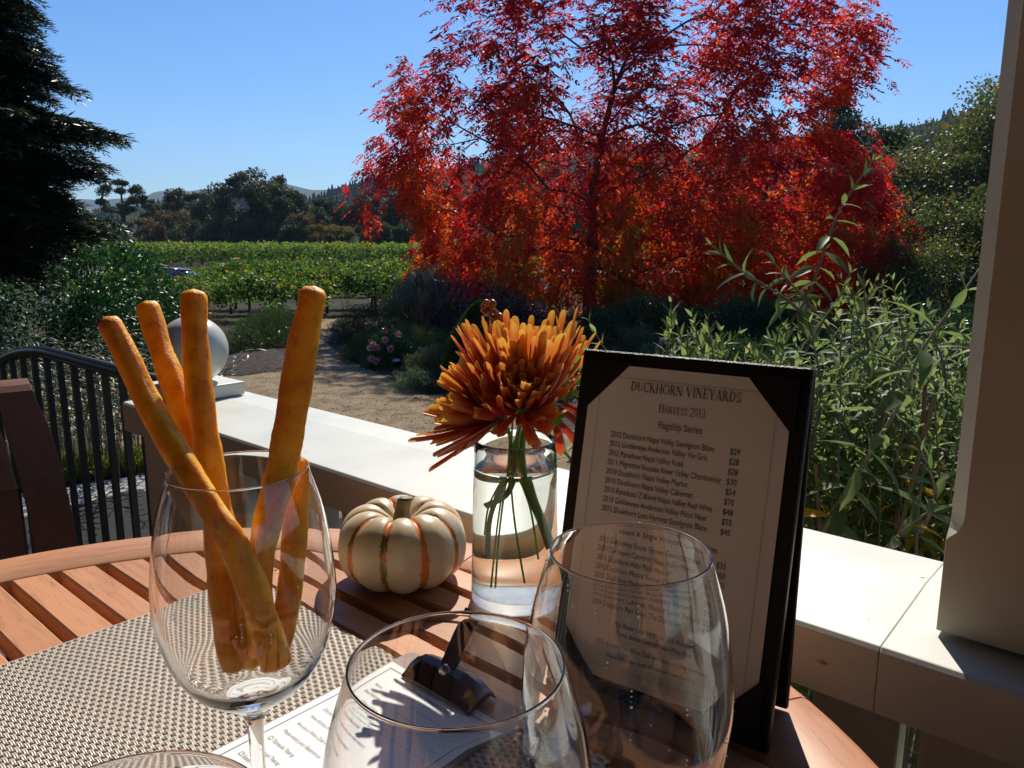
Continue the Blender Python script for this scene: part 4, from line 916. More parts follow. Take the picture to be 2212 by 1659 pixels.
def serif_text(s, h, xs=1.0, small=.0):
    """old-style capitals drawn as thick and thin strokes with serifs; after the first letter of a word use `small` height"""
    V = []; F = []; x = 0; first = True
    for ch in s:
        adv, st = GL[ch]; k = h*(1.0 if (first or not small or ch.isdigit()) else small)
        for e in st:
            if e[0] == 'l': segs = [((e[1], e[2]), (e[3], e[4]))]; w = e[5]
            elif e[0] == 'a':
                q = np.radians(np.linspace(e[5], e[6], 15)); pts = [(e[1]+e[3]*math.cos(t), e[2]+e[4]*math.sin(t)) for t in q]; segs = list(zip(pts[:-1], pts[1:])); w = e[7]
            else: segs = [((e[1]-.13, abs(e[2]-.018)), (e[1]+.13, abs(e[2]-.018)))]; w = .045
            for (x0, y0), (x1, y1) in segs:
                d = np.array([x1-x0, y1-y0]); L = np.linalg.norm(d)+1e-9; d /= L; nn = np.array([-d[1], d[0]])*w/2; b = len(V)
                ww = 1.0
                if e[0] == 'a': ww = .45+.75*abs(d[1])
                for px_, py_ in ((x0, y0), (x1, y1)):
                    for sg in (-1, 1): V.append(((x+(px_+sg*nn[0]*ww)*k*xs), (py_+sg*nn[1]*ww)*k, 0))
                F.append((b, b+1, b+3, b+2))
        x += (adv+.04)*k*xs; first = ch == ' '
    V = np.array(V); V[:, 2] += np.arange(len(V))//4*2e-7
    return V, F, x

# ================================================================== MENU STAND
def menu():
    X, Y, yaw, lean, wb, hb, pw, ph, c1 = .0982, .5166, -.5698, .2272, .1755, .2638, .154, .2411, .031
    r = np.array([math.cos(yaw), math.sin(yaw), 0]); n = np.array([math.sin(yaw), -math.cos(yaw), 0]); u = -n*math.sin(lean)+np.array([0, 0, 1])*math.cos(lean); fn = np.cross(r, u)
    O = np.array([X, Y, TABLE_Z+.001]); root = empty('menu_stand', O, 0, 'black leather tent-style stand holding the printed tasting menu', 'menu stand')
    if np.dot(fn, n) < 0: fn = -fn
    def q(a, b, c=0.0): return O+r*a+u*b+fn*c
    B = np.stack([r, fn, u], 1)
    lea = noisemat('black_leather', [(.3, (.003, .003, .0035)), (.7, (.007, .006, .007))], 30, 6, .36, .55, 900, spec=.28, bdist=.0012)
    m = MB(); m.box(q(0, hb/2, -.0055), (wb, .009, hb), B); o = m.build('front_board', lea, root); bevel(o, .0025, 3)
    # back board lies flat behind the front one; a short strut holds it up
    tb_ = q(0, hb, -.0125); dvv = unit(np.array([np.array([0, 0, -1.0]) + n*.045]))[0]; lb_ = (tb_[2]-TABLE_Z-.001)/(-dvv[2])*.995; nb2 = np.cross(r, dvv)
    m = MB(); m.box(tb_+dvv*lb_/2, (wb-.001, .0055, lb_), np.stack([r, nb2, dvv], 1)); bevel(m.build('back_board', lea, root), .002, 3)
    # paper with the corners tucked under leather triangles
    by = .012; pts = [(-pw/2, by), (pw/2, by), (pw/2, by+ph), (-pw/2, by+ph)]
    pap = noisemat('menu_paper', [(.3, (.70, .66, .58)), (.7, (.76, .72, .64))], 14, 6, .7, .1, 300, bdist=.0004)
    po = mesh('paper', [q(a, b, .0004) for a, b in pts], [(0, 1, 2, 3)], pap, root)
    ink = plain('ink', (.075, .062, .06), .7)
    for sx in (-1, 1):
        for sy, b0 in ((1, by), (-1, by+ph)):
            m = MB(); a0 = sx*(pw/2+.0035); T = [(a0, b0-sy*.0035), (a0-sx*(c1+.007), b0-sy*.0035), (a0, b0+sy*(c1+.007))]
            m.add([q(a, b, .0006) for a, b in T]+[q(a, b, .0016) for a, b in T], [(0, 2, 1), (3, 4, 5), (0, 1, 4, 3), (1, 2, 5, 4), (2, 0, 3, 5)]); m.build('corner', lea, root)
    frame = MB(); e = .0095
    for a0, b0, a1, b1 in ((-pw/2+e, by+e, pw/2-e, by+e), (-pw/2+e, by+ph-e, pw/2-e, by+ph-e)): frame.add([q(a0, b0-.00022, .0007), q(a1, b0-.00022, .0007), q(a1, b0+.00022, .0007), q(a0, b0+.00022, .0007)], [(0, 1, 2, 3)])
    for a0 in (-pw/2+e, pw/2-e): frame.add([q(a0-.0002, by+e, .0007), q(a0+.0002, by+e, .0007), q(a0+.0002, by+ph-e, .0007), q(a0-.0002, by+ph-e, .0007)], [(0, 1, 2, 3)])
    frame.build('border_line', plain('faint_ink', (.45, .40, .34), .7), root)
    T = MB()
    def lay(V, F, a, b): T.add([q(a+v[0], by+b+v[1], .0009+v[2]) for v in V], F)
    V, F, wd_ = serif_text('DUCKHORN VINEYARDS', .0074, .80); lay(V, F, -wd_/2, .2225)
    V, F, wd_ = serif_text('HARVEST 2013', .0066, .74, .8); lay(V, F, -wd_/2, .2085)
    def ctr(s, b, size, xs=.82): V, F = text_geo(s, size, xs, 0, 'CENTER'); lay(V, F, 0, b)
    ctr('Flagship Series', .1968, .0078, .76)
    rows = [('2012 Duckhorn Napa Valley Sauvignon Blanc', '$29'), ('2012 Goldeneye Anderson Valley Vin Gris', '$28'), ('2012 Paraduxx Napa Valley Ros\u00e9', '$28'), ('2011 Migration Russian River Valley Chardonnay', '$30'),
            ('2010 Duckhorn Napa Valley Merlot', '$54'), ('2010 Duckhorn Napa Valley Cabernet', '$70'), ('2010 Paraduxx Z Blend Napa Valley Red Wine', '$48'), ('2010 Goldeneye Anderson Valley Pinot Noir', '$55'), ('2011 Duckhorn Late Harvest Sauvignon Blanc', '$45')]
    rows2 = [('2012 Goldeneye Estate Grown Gew\u00fcrztraminer', '$35'), ('2009 Duckhorn Carneros Napa Valley Merlot', '$60'), ('2010 Duckhorn Atlas Peak Merlot*', '$70'), ('2010 Duckhorn Merlot Rector Creek Vineyard*', '$90'), ('2010 Duckhorn Merlot Three Palms Vineyard*', '$90'),
             ('2010 Duckhorn Cabernet, Patzimaro Vineyard', '$95'), ('2010 Duckhorn Cabernet, Monitor Ledge Vineyard', '$95'), ('2009 Duckhorn Red Wine, The Discussion*', '$115')]
    for i, (s, p) in enumerate(rows):
        b = .1855-i*.00715; V, F = text_geo(s, .0064, .705); lay(V, F, -.0545, b); V, F = text_geo(p, .0064, .76); lay(V, F, .0385, b)
    ctr('Estate & Single Vineyard Collection', .1142, .0074, .72)
    for i, (s, p) in enumerate(rows2):
        b = .1045-i*.0069; V, F = text_geo(s, .0062, .70); lay(V, F, -.0545, b); V, F = text_geo(p, .0064, .76); lay(V, F, .0385, b)
    ctr('*Six Bottle Limit for Wine Club Members', .0435, .0052, .75); ctr('*Three Bottle Limit for Non-Wine Club', .0370, .0052, .75)
    ctr('20% discount for Wine Club members on case purchases', .0275, .0054, .74); ctr('Please ask your host about our membership', .0185, .0056, .74)
    T.build('printed_text', ink, po, off=O)
menu()

# ================================================================== CLIPBOARD
def clipboard():
    TL = np.array([-.0849, .5945, MATZ+.0018]); A, B = MA, MBv; Wc, Lc = .128, .205
    root = empty('clipboard', TL+A*.1+B*.06, 0, 'small brown clipboard with a white comment form held by a dark spring clip', 'clipboard')
    br = noisemat('hardboard', [(.3, (.22, .15, .12)), (.7, (.32, .24, .20))], 60, 8, .3, .3, 500, bdist=.0005, spec=.6)
    def q(b, a, z=0.0): return TL+A*a+B*b+np.array([0, 0, z])
    rr = .010; pts = []
    for cx, cy, a0 in ((rr, rr, 180), (Wc-rr, rr, 270), (Wc-rr, Lc-rr, 0), (rr, Lc-rr, 90)): pts += [(cx+rr*math.cos(rad(a0+k*15)), cy+rr*math.sin(rad(a0+k*15))) for k in range(7)]
    n = len(pts); V = [q(b, a, 0) for b, a in pts]+[q(b, a, .003) for b, a in pts]; F = [tuple(range(n)), tuple(range(n, 2*n))[::-1]]+[(i, n+i, n+(i+1) % n, (i+1) % n) for i in range(n)]
    mesh('board', V, F, br, root)
    pap = noisemat('form_paper', [(.3, (.80, .79, .77)), (.7, (.86, .85, .83))], 10, 4, .7)
    ztop = .0036; P0 = (.0015, .0225); pw, pl = .125, .178
    po = mesh('form_paper', [q(P0[0]+x, P0[1]+y, ztop) for x, y in ((0, 0), (0, pl), (pw, pl), (pw, 0))], [(0, 1, 2, 3)], pap, root)
    T = MB()
    def lay(V, F, b, a): T.add([q(P0[0]+b+v[0], P0[1]+a-v[1], ztop+.0004+v[2]) for v in V], F)
    def line(b0, a0, b1, a1, w=.0003):
        d = np.array([b1-b0, a1-a0]); d /= np.linalg.norm(d); nn = np.array([-d[1], d[0]])*w
        T.add([q(P0[0]+b0+nn[0], P0[1]+a0+nn[1], ztop+.0003), q(P0[0]+b1+nn[0], P0[1]+a1+nn[1], ztop+.0003), q(P0[0]+b1-nn[0], P0[1]+a1-nn[1], ztop+.0003), q(P0[0]+b0-nn[0], P0[1]+a0-nn[1], ztop+.0003)], [(0, 1, 2, 3)])
    e = .007
    for l in ((e, e, pw-e, e), (e, e, e, pl-e), (pw-e, e, pw-e, pl-e), (e, pl-e, pw-e, pl-e)): line(*l)
    V, F = text_geo('CUSTOMER COMMENT CARD', .0046, .86, .2, 'CENTER'); lay(V, F, pw/2, .019)
    rows = ['Name:', 'Email Address:', 'Date & Time of Visit:', 'Number of Guests in Party:', 'Did you (please circle)   \u25a1 Yes   \u25a1 No', 'How did you make your reservation?', 'Are you a Wine Club member?', 'Please select your Experience:', '    Tableside Tasting', '    Enhanced Tasting', '    Estate Tasting']
    for i, s in enumerate(rows):
        a = .031+i*.0110; V, F = text_geo(s.replace('\u25a1 ', ''), .0046, .78, .22); lay(V, F, .015, a)
        if i >= 8:
            x0, y0, k = .0145, a-.0032, .0030
            for l in ((x0, y0, x0+k, y0), (x0+k, y0, x0+k, y0+k), (x0+k, y0+k, x0, y0+k), (x0, y0+k, x0, y0)): line(*l, w=.0002)
        if i < 4: line(.05+.006*(i % 2), a+.0005, pw-.012, a+.0005, .00012)
    T.build('printed_text', plain('form_ink', (.16, .15, .16), .7), po, off=np.array(root.location))
    mt = metalmat('gunmetal', (.10, .09, .10), .22); st = metalmat('nickel', (.35, .33, .34), .15)
    cl = empty_clip = MB(); Bm = np.stack([B, A, [0, 0, 1]], 1)
    # clamp jaw: pressed sheet bent over the paper edge, with raised middle
    jw = .078; b0 = .064-jw/2
    S = [(.006, .0065), (.009, .016), (.015, .0195), (.022, .017), (.027, .009), (.0315, .0048), (.033, .0062), (.0285, .0115), (.0225, .0195), (.015, .022), (.007, .018), (.0035, .0065)]
    V = []; cols = [(b0, .0), (b0+.004, .25), (b0+.012, .8), (b0+.022, 1.), (b0+jw-.022, 1.), (b0+jw-.012, .8), (b0+jw-.004, .25), (b0+jw, 0)]
    for b, hgt in cols: V += [q(b, a, .003+(z-.003)*(.55+.45*hgt)) for a, z in S]
    k = len(S); nc = len(cols); F = [(i*k+j, i*k+(j+1) % k, (i+1)*k+(j+1) % k, (i+1)*k+j) for i in range(nc-1) for j in range(k)]+[tuple(range(k))[::-1], tuple(range((nc-1)*k, nc*k))]
    jaw = mesh('clip_jaw', V, F, mt, root, smooth=False); bevel(jaw, .0008, 2)
    m = MB(); m.tube([q(b0+.006, .012, .0125), q(b0+jw-.006, .012, .0125)], .0042, 14); m.build('spring_rod', st, root, True)
    m = MB()
    for k2 in range(9): m.tube([q(.055+k2*.0022+.0048*0, .012+.0058*math.cos(t), .0125+.0058*math.sin(t)) for t in np.linspace(0, 6.28, 14)], .0010, 5)
    m.build('spring', st, root, True)
    # lever plate rising from the jaw
    c0 = q(.064, .020, .017); dirv = unit(np.array([-A*.62+B*.0+np.array([0, 0, .78])]))[0]; nrm = np.cross(B, dirv)
    m = MB(); m.box(c0+dirv*.024, (.017, .0016, .052), np.stack([B, nrm, dirv], 1)); bevel(m.build('lever', mt, root), .0007)
    m = MB(); m.tube([c0+nrm*.004+dirv*.002, c0-nrm*.004+dirv*.002], .0045, 12); m.build('rivet', st, root, True)
clipboard()

# ================================================================== WINE GLASSES
def glass_profile(H, rr, rm, rf=.038):
    zb = H-.132*(H/.227)**.6
    outer = [(.0, 0), (rf*.98, 0), (rf, .0012), (rf*.96, .0024), (rf*.6, .0042), (.012, .0075), (.0052, .014), (.0042, .025), (.0040, zb*.6), (.0046, zb-.016), (.0075, zb-.006)]
    Hb = H-zb
    bowl = spline([(.0075, zb-.006), (.018, zb+.002), (.032, zb+Hb*.11), (.0415, zb+Hb*.24), (rm*.985, zb+Hb*.40), (rm, zb+Hb*.50), (rm*.97, zb+Hb*.64), (rm*.89, zb+Hb*.82), (rr, H-.0008)], 40)
    th = np.interp(bowl[:, 1], [zb, zb+.02, zb+.05, H], [.0045, .0014, .0008, .00056])
    T = np.gradient(bowl, axis=0); T /= np.linalg.norm(T, axis=1)[:, None]; inner = bowl - np.stack([T[:, 1], -T[:, 0]], 1)*th[:, None]
    inner = inner[inner[:, 0] > .004][::-1]; inner = inner[inner[:, 1] > zb+.003]
    tb = bowl[-1]-bowl[-2]; tb = tb/np.linalg.norm(tb); bowl = np.vstack([bowl[:-1], bowl[-1]-tb*.0007, bowl[-1]-tb*.00035, bowl[-1]]); inner = np.vstack([bowl[-1]-[.0007, 0], bowl[-1]-tb*.0004-[.00066, 0], bowl[-1]-tb*.0008-[.00062, 0], inner[1:]])
    stem = spline(outer[5:], 26)
    return [tuple(p) for p in outer[:5]]+[tuple(p) for p in stem[:-1]]+[tuple(p) for p in bowl]+[(rr+.00006, H-.0004), (rr+.00003, H-.0001), (rr-.00012, H+.00005), (rr-.00035, H+.0001), (rr-.00056, H+.00005), (rr-.00070, H-.0002)]+[tuple(p) for p in inner]+[(0, inner[-1][1]-.0012)]
def wine_glass(x, y, H, rr, rm, label, z0=None):
    V, F = lathe(glass_profile(H, rr, rm), 112, (x, y, 0)); z0 = MATZ if z0 is None else z0
    V = np.array(V)+[0, 0, z0]; o = mesh('wine_glass', V-np.array([x, y, z0]), [f[::-1] for f in F], M['glass'], smooth=True); o.location = (x, y, z0)
    bm = bmesh.new(); bm.from_mesh(o.data); bmesh.ops.recalc_face_normals(bm, faces=bm.faces); bm.to_mesh(o.data); bm.free()
    return tag(o, label, 'wine glass', 'wine glasses on the table')
GA = wine_glass(-.142, .388, CZ-.118-MATZ, .035, .0470, 'tall stemmed wine glass filled with breadsticks on the placemat')
GB = wine_glass(-.0173, .222, CZ-.130-MATZ, .0338, .0455, 'empty wine glass in front of the clipboard, middle of the near row')
GC = wine_glass(.0495, .307, CZ-.129-MATZ, .0336, .0450, 'empty wine glass standing before the menu, flecked with droplets')
GD = wine_glass(-.088, .150, CZ-.133-MATZ, .0338, .0455, 'nearest wine glass, only its rim showing at the bottom edge')
# tiny droplets and dust flecks on the glass before the menu, lodged on its bowl
def flecks(o, n, seed):
    r_ = np.random.default_rng(seed); me = o.data; v = np.array([a.co[:] for a in me.vertices]); nr = np.array([a.normal[:] for a in me.vertices])
    rxy = np.hypot(v[:, 0], v[:, 1]); ok = np.where((v[:, 2] > .09) & (rxy > .034) & (nr[:, 0]*v[:, 0]+nr[:, 1]*v[:, 1] > 0) & (v[:, 1] < .01))[0]; m = MB()
    for i in r_.choice(ok, n):
        run = r_.integers(1, 5); p = v[i]; g = unit(np.array([nr[i]]))[0]
        for k in range(run):
            s = r_.uniform(.00022, .00058); c = p+g*s*.3+np.array([0, 0, -.0022*k]); c[:2] *= (1+0*k)
            V, F = lathe([(0, -s), (s*.8, -s*.6), (s, 0), (s*.8, s*.7), (0, s)], 8, c); m.add(V, F)
    mesh('droplets', np.concatenate(m.v), m.f, M['glass'], o, off=(0, 0, 0), smooth=True)
flecks(GC, 60, 4); flecks(GB, 26, 5); flecks(GA, 14, 6)

# ================================================================== BREADSTICKS
def breadmat():
    m, t, b = nt('breadstick_crust'); co = coords(t); n1 = N(t, "ShaderNodeTexNoise", Scale=38., Detail=6., Roughness=.6); t.links.new(co, n1.inputs[0])
    r = ramp(t, n1.outputs[0], [(.28, (.60, .16, .006)), (.42, (.80, .32, .010)), (.58, (.92, .48, .020)), (.76, (.95, .62, .07))]); n2 = N(t, "ShaderNodeTexNoise", Scale=420., Detail=5., Roughness=.65); t.links.new(co, n2.inputs[0]); n4 = N(t, "ShaderNodeTexNoise", Scale=150., Detail=6., Roughness=.7); t.links.new(co, n4.inputs[0])
    r4 = ramp(t, n4.outputs[0], [(.30, (.50, .36, .22)), (.44, (1, 1, 1)), (.62, (1, 1, 1)), (.74, (1.0, 1.0, .9))]); mm4 = t.nodes.new("ShaderNodeMix"); mm4.data_type = 'RGBA'; mm4.blend_type = 'MULTIPLY'; mm4.inputs[0].default_value = .45; t.links.new(r.outputs[0], mm4.inputs[6]); t.links.new(r4.outputs[0], mm4.inputs[7]); t.links.new(mm4.outputs[2], b.inputs['Base Color']); bp = N(t, "ShaderNodeBump", Strength=.6, Distance=.0013); t.links.new(n2.outputs[0], bp.inputs['Height']); t.links.new(bp.outputs[0], b.inputs['Normal'])
    b.inputs['Roughness'].default_value = .42; b.inputs['Specular IOR Level'].default_value = .35; b.inputs['Subsurface Weight'].default_value = .7; b.inputs['Subsurface Radius'].default_value = (1., .45, .08); b.inputs['Subsurface Scale'].default_value = .006
    return m
bm_ = breadmat()
def stick(pts, ys, wpx, label, seed, flat=.92):
    """pts: where the middle of the stick passes, ys: its distance at the ends"""
    r_ = np.random.default_rng(seed); n = len(pts); Yd = np.interp(np.linspace(0, 1, n), np.linspace(0, 1, len(ys)), ys); C = np.array([atY(x, y, Y) for (x, y), Y in zip(pts, Yd)]); C = spline(C, 90)
    d = np.concatenate([[0], np.cumsum(np.linalg.norm(np.diff(C, axis=0), axis=1))]); tot = d[-1]; rad_ = np.interp(d/tot, np.linspace(0, 1, len(wpx)), wpx)*.5*(Yd.mean()*cth+.04)/F_*.93
    e = np.minimum(d, tot-d); rad_ = rad_*np.sqrt(np.clip(1-(1-np.minimum(1, e/.006))**2.6, .0, 1)); rad_ = np.maximum(rad_, .0004)*(1+.045*np.sin(d*90+seed)+.03*np.sin(d*230+seed*2))
    k = 26; T = np.gradient(C, axis=0); T = unit(T); V = []; a = unit(np.cross(T[0], [0, 1, 0.])[None])[0]
    ph = r_.uniform(0, 6, 4)
    for i in range(90):
        a = unit((a-T[i]*np.dot(a, T[i]))[None])[0]; b = np.cross(T[i], a)
        for j in range(k):
            q = 2*math.pi*j/k; f = 1+.035*math.sin(3*q+ph[0]+d[i]*25)+.025*math.sin(5*q+d[i]*60+ph[1])+.02*math.sin(7*q-d[i]*140+ph[2])+.012*r_.normal()
            V.append(C[i]+rad_[i]*f*(math.cos(q)*a+math.sin(q)*b*flat))
    F = [(i*k+j, i*k+(j+1) % k, (i+1)*k+(j+1) % k, (i+1)*k+j) for i in range(89) for j in range(k)]+[tuple(range(k))[::-1], tuple(range(89*k, 90*k))]
    c = C.mean(0); o = mesh('breadstick', np.array(V)-c, F, bm_, smooth=True); o.location = c; return tag(o, label, 'breadstick', 'breadsticks standing in the wine glass')
stick([(228, 684), (273, 770), (318, 864), (358, 940), (405, 1013), (452, 1090), (491, 1149), (522, 1213), (556, 1300), (600, 1450)], [.402, .390, .374, .376], [48, 60, 57, 60, 68, 74], 'breadstick leaning farthest left, its lower end crossing the others', 1)
stick([(315, 650), (340, 735), (365, 808), (394, 885), (420, 957), (447, 1030), (478, 1120), (510, 1240), (545, 1455)], [.445, .425, .412, .404], [50, 56, 52, 52, 56], 'second breadstick from the left, partly behind the leftmost one', 2)
stick([(418, 624), (420, 701), (424, 780), (430, 851), (442, 930), (456, 1010), (466, 1090), (470, 1200), (480, 1300), (508, 1462)], [.425, .412, .404, .400], [56, 58, 60, 58, 54, 56], 'upright breadstick in the middle, in front of the white ball', 3)
stick([(680, 618), (668, 680), (655, 744), (645, 808), (630, 893), (618, 957), (607, 1020), (589, 1080), (572, 1160), (558, 1250), (565, 1430)], [.362, .370, .384, .400], [56, 64, 70, 66, 66, 62], 'longest breadstick leaning right, tip against the vineyard', 4)
stick([(650, 986), (646, 1060), (637, 1160), (630, 1240), (618, 1319), (585, 1450)], [.412, .404, .396], [44, 54, 58, 58, 58], 'short breadstick ending at the rim, tucked behind the longest one', 5)

# ================================================================== PUMPKIN
def pumpkin():
    R, Hh = .0655, .0415; c = np.array([-.112, .752, TABLE_Z+.0385]); th0 = rad(-62.7); root = empty('pumpkin', (c[0], c[1], TABLE_Z), 0, 'small ribbed cream pumpkin with orange and green stripes on the table', 'pumpkin')
    nt_, npz = 200, 90; V = []; G = []
    r_ = np.random.default_rng(5); amp = r_.uniform(.8, 1.25, 10)
    for i in range(npz):
        ph = -math.pi/2+math.pi*i/(npz-1); 
        for j in range(nt_):
            t = 2*math.pi*j/nt_; u = (t-th0)/rad(36); k = int(math.floor(u)) % 10; fr = u-math.floor(u); g = abs(math.sin(math.pi*fr)); crease = (1-g)**1.7
            rr = max(0.0, math.cos(ph))**.62; z = math.sin(ph)*(abs(math.sin(ph))**-.12 if abs(ph) > .01 else 1)
            rad__ = R*rr*(1-.045*crease*(.35+.65*min(1, rr*1.3))+.006*math.cos(2*math.pi*fr*2)*amp[k])
            zz = Hh*z*(1.0-.10*crease)
            if ph > 0: zz -= .0205*math.exp(-(rr/.34)**2)*(1+.2*crease)
            else: zz += .012*math.exp(-(rr/.3)**2)
            V.append((c[0]+rad__*math.cos(t), c[1]+rad__*math.sin(t), c[2]+zz)); G.append(min(fr, 1-fr)*2)
    F = [(i*nt_+j, i*nt_+(j+1) % nt_, (i+1)*nt_+(j+1) % nt_, (i+1)*nt_+j) for i in range(npz-1) for j in range(nt_)]
    m, t, b = nt('pumpkin_skin'); at = t.nodes.new("ShaderNodeAttribute"); at.attribute_name = 'pv'; co = coords(t)
    n1 = N(t, "ShaderNodeTexNoise", Scale=130., Detail=7., Roughness=.75); t.links.new(co, n1.inputs[0])
    n1b = N(t, "ShaderNodeTexNoise", Scale=28., Detail=3.); t.links.new(co, n1b.inputs[0])
    ad = N(t, "ShaderNodeMath", operation='MULTIPLY_ADD'); t.links.new(n1.outputs[0], ad.inputs[0]); ad.inputs[1].default_value = -.55; t.links.new(at.outputs['Fac'], ad.inputs[2])
    ad2 = N(t, "ShaderNodeMath", operation='MULTIPLY_ADD'); t.links.new(n1b.outputs[0], ad2.inputs[0]); ad2.inputs[1].default_value = -.30; t.links.new(ad.outputs[0], ad2.inputs[2])
    ms = ramp(t, ad2.outputs[0], [(0, (1, 1, 1)), (.012, (0, 0, 0))]); ms.color_ramp.elements[0].position = .0; ms.color_ramp.elements[1].position = .03
    sh = N(t, "ShaderNodeMath", operation='ADD'); t.links.new(ad2.outputs[0], sh.inputs[0]); sh.inputs[1].default_value = .255; t.links.new(sh.outputs[0], ms.inputs[0])
    n2 = N(t, "ShaderNodeTexNoise", Scale=42., Detail=5., Roughness=.65); mp = t.nodes.new("ShaderNodeMapping"); mp.inputs['Scale'].default_value = (1, 1, .35); mp.inputs['Location'].default_value = (3, 5, 1); t.links.new(co, mp.inputs[0]); t.links.new(mp.outputs[0], n2.inputs[0])
    stc = ramp(t, n2.outputs[0], [(.38, (.72, .17, .012)), (.50, (.60, .19, .025)), (.55, (.20, .13, .03)), (.7, (.09, .10, .03))])
    n3 = N(t, "ShaderNodeTexNoise", Scale=16., Detail=4.); t.links.new(co, n3.inputs[0])
    skin = ramp(t, n3.outputs[0], [(.3, (.50, .38, .20)), (.5, (.64, .51, .31)), (.7, (.72, .61, .42))])
    vo = N(t, "ShaderNodeTexNoise", Scale=330., Detail=2.); t.links.new(co, vo.inputs[0]); sp = ramp(t, vo.outputs[0], [(.69, (0, 0, 0)), (.72, (1, 1, 1))])
    mxs = t.nodes.new("ShaderNodeMix"); mxs.data_type = 'RGBA'; t.links.new(sp.outputs[0], mxs.inputs[0]); t.links.new(skin.outputs[0], mxs.inputs[6]); mxs.inputs[7].default_value = (.62, .26, .06, 1)
    mx = t.nodes.new("ShaderNodeMix"); mx.data_type = 'RGBA'; t.links.new(ms.outputs[0], mx.inputs[0]); t.links.new(mxs.outputs[2], mx.inputs[6]); t.links.new(stc.outputs[0], mx.inputs[7]); t.links.new(mx.outputs[2], b.inputs['Base Color'])
    b.inputs['Roughness'].default_value = .38; b.inputs['Specular IOR Level'].default_value = .45; b.inputs['Subsurface Weight'].default_value = .12; b.inputs['Subsurface Radius'].default_value = (.5, .3, .15); b.inputs['Subsurface Scale'].default_value = .005
    bp = N(t, "ShaderNodeBump", Strength=.12, Distance=.001); t.links.new(n1.outputs[0], bp.inputs['Height']); t.links.new(bp.outputs[0], b.inputs['Normal'])
    # ridge coordinates stay with the pumpkin
    mesh('skin', V, F, m, root, smooth=True, pv=G)
    mb = MB(); base = c+[0, 0, Hh-.021]; pth = spline([base, base+[0, 0, .010], base+[.001, 0, .016], base+[.003, -.001, .023], base+[.0045, -.001, .0265]], 16); V = []; k = 20
    for i, p in enumerate(pth):
        r0 = np.interp(i/15, [0, .15, .5, .9, 1], [.0135, .0085, .0066, .0072, .0080])
        for j in range(k): q = 2*math.pi*j/k; f = 1+.13*math.cos(5*q+i*.07); V.append(p+[r0*f*math.cos(q), r0*f*math.sin(q), 0])
    F = [(i*k+j, i*k+(j+1) % k, (i+1)*k+(j+1) % k, (i+1)*k+j) for i in range(15) for j in range(k)]+[tuple(range(15*k, 16*k))]
    mesh('stalk', V, F, noisemat('pumpkin_stalk', [(.3, (.14, .11, .06)), (.6, (.26, .22, .13)), (.8, (.36, .32, .2))], 90, 6, .7, .5, 300, cs=(1, 1, .15), bdist=.001), root, smooth=True)
pumpkin()

# ================================================================== VASE AND FLOWERS
VX, VY = .003, .705; VH = .160; VB, VT = .0428, .0385; WL = .134
vase = empty('glass_vase', (VX, VY, TABLE_Z), 0, 'clear cylindrical glass vase full of water, holding orange flowers', 'vase')
def vr(z): return VB+(VT-VB)*z/VH
w_ = .0022
outp = [(0, 0.0004), (VB-.006, .0004), (VB-.002, .0012), (VB-.0004, .004)]+[(vr(z), z) for z in np.linspace(.007, VH-.001, 14)]+[(VT-.0006, VH-.0001), (VT-w_*.5, VH), (VT-w_+.0006, VH-.0001)]+[(vr(z)-w_, z) for z in np.linspace(VH-.001, WL, 5)]
V, F = lathe(outp, 96, (VX, VY, TABLE_Z)); mib = [1 if np.mean([V[i][2] for i in f]) < TABLE_Z+.003 else 0 for f in F]
M['vase_base'] = glassmat('vase_base', 1.5, (.97, .985, .975), .35)
mesh('glass_wall', V, [f[::-1] for f in F], [M['vase'], M['vase_base']], vase, smooth=True, mi=mib)
zb_ = .011; win = [(0, zb_-.001), (vr(zb_)-w_-.008, zb_-.0008), (vr(zb_)-w_-.002, zb_+.001), (vr(zb_)-w_, zb_+.005)]+[(vr(z)-w_, z) for z in np.linspace(.02, WL, 12)]
ns = len(win)-1; win2 = win+[(vr(WL)-w_-.0025, WL-.0012), (0, WL-.0014)]
V, F = lathe(win2, 96, (VX, VY, TABLE_Z)); nside = 0
zz = np.array(V)[:, 2]
mi = []
for f in F:
    zc = np.mean([V[i][2] for i in f])-TABLE_Z; rc = np.mean([math.hypot(V[i][0]-VX, V[i][1]-VY) for i in f]); mi.append(1 if zc > WL-.0016 and rc < vr(WL)-w_-.0005 else 0)
o = mesh('water', V, [f[::-1] for f in F], [M['water_side'], M['water_top']], vase, smooth=True, mi=mi)
for ob in vase.children:
    bm = bmesh.new(); bm.from_mesh(ob.data); bmesh.ops.recalc_face_normals(bm, faces=bm.faces)
    # outward check on a side face
    f = max(bm.faces, key=lambda f: math.hypot(f.calc_center_median().x, f.calc_center_median().y)); cc = f.calc_center_median()
    if f.normal.x*cc.x+f.normal.y*cc.y < 0: bmesh.ops.reverse_faces(bm, faces=bm.faces)
    bm.to_mesh(ob.data); bm.free()

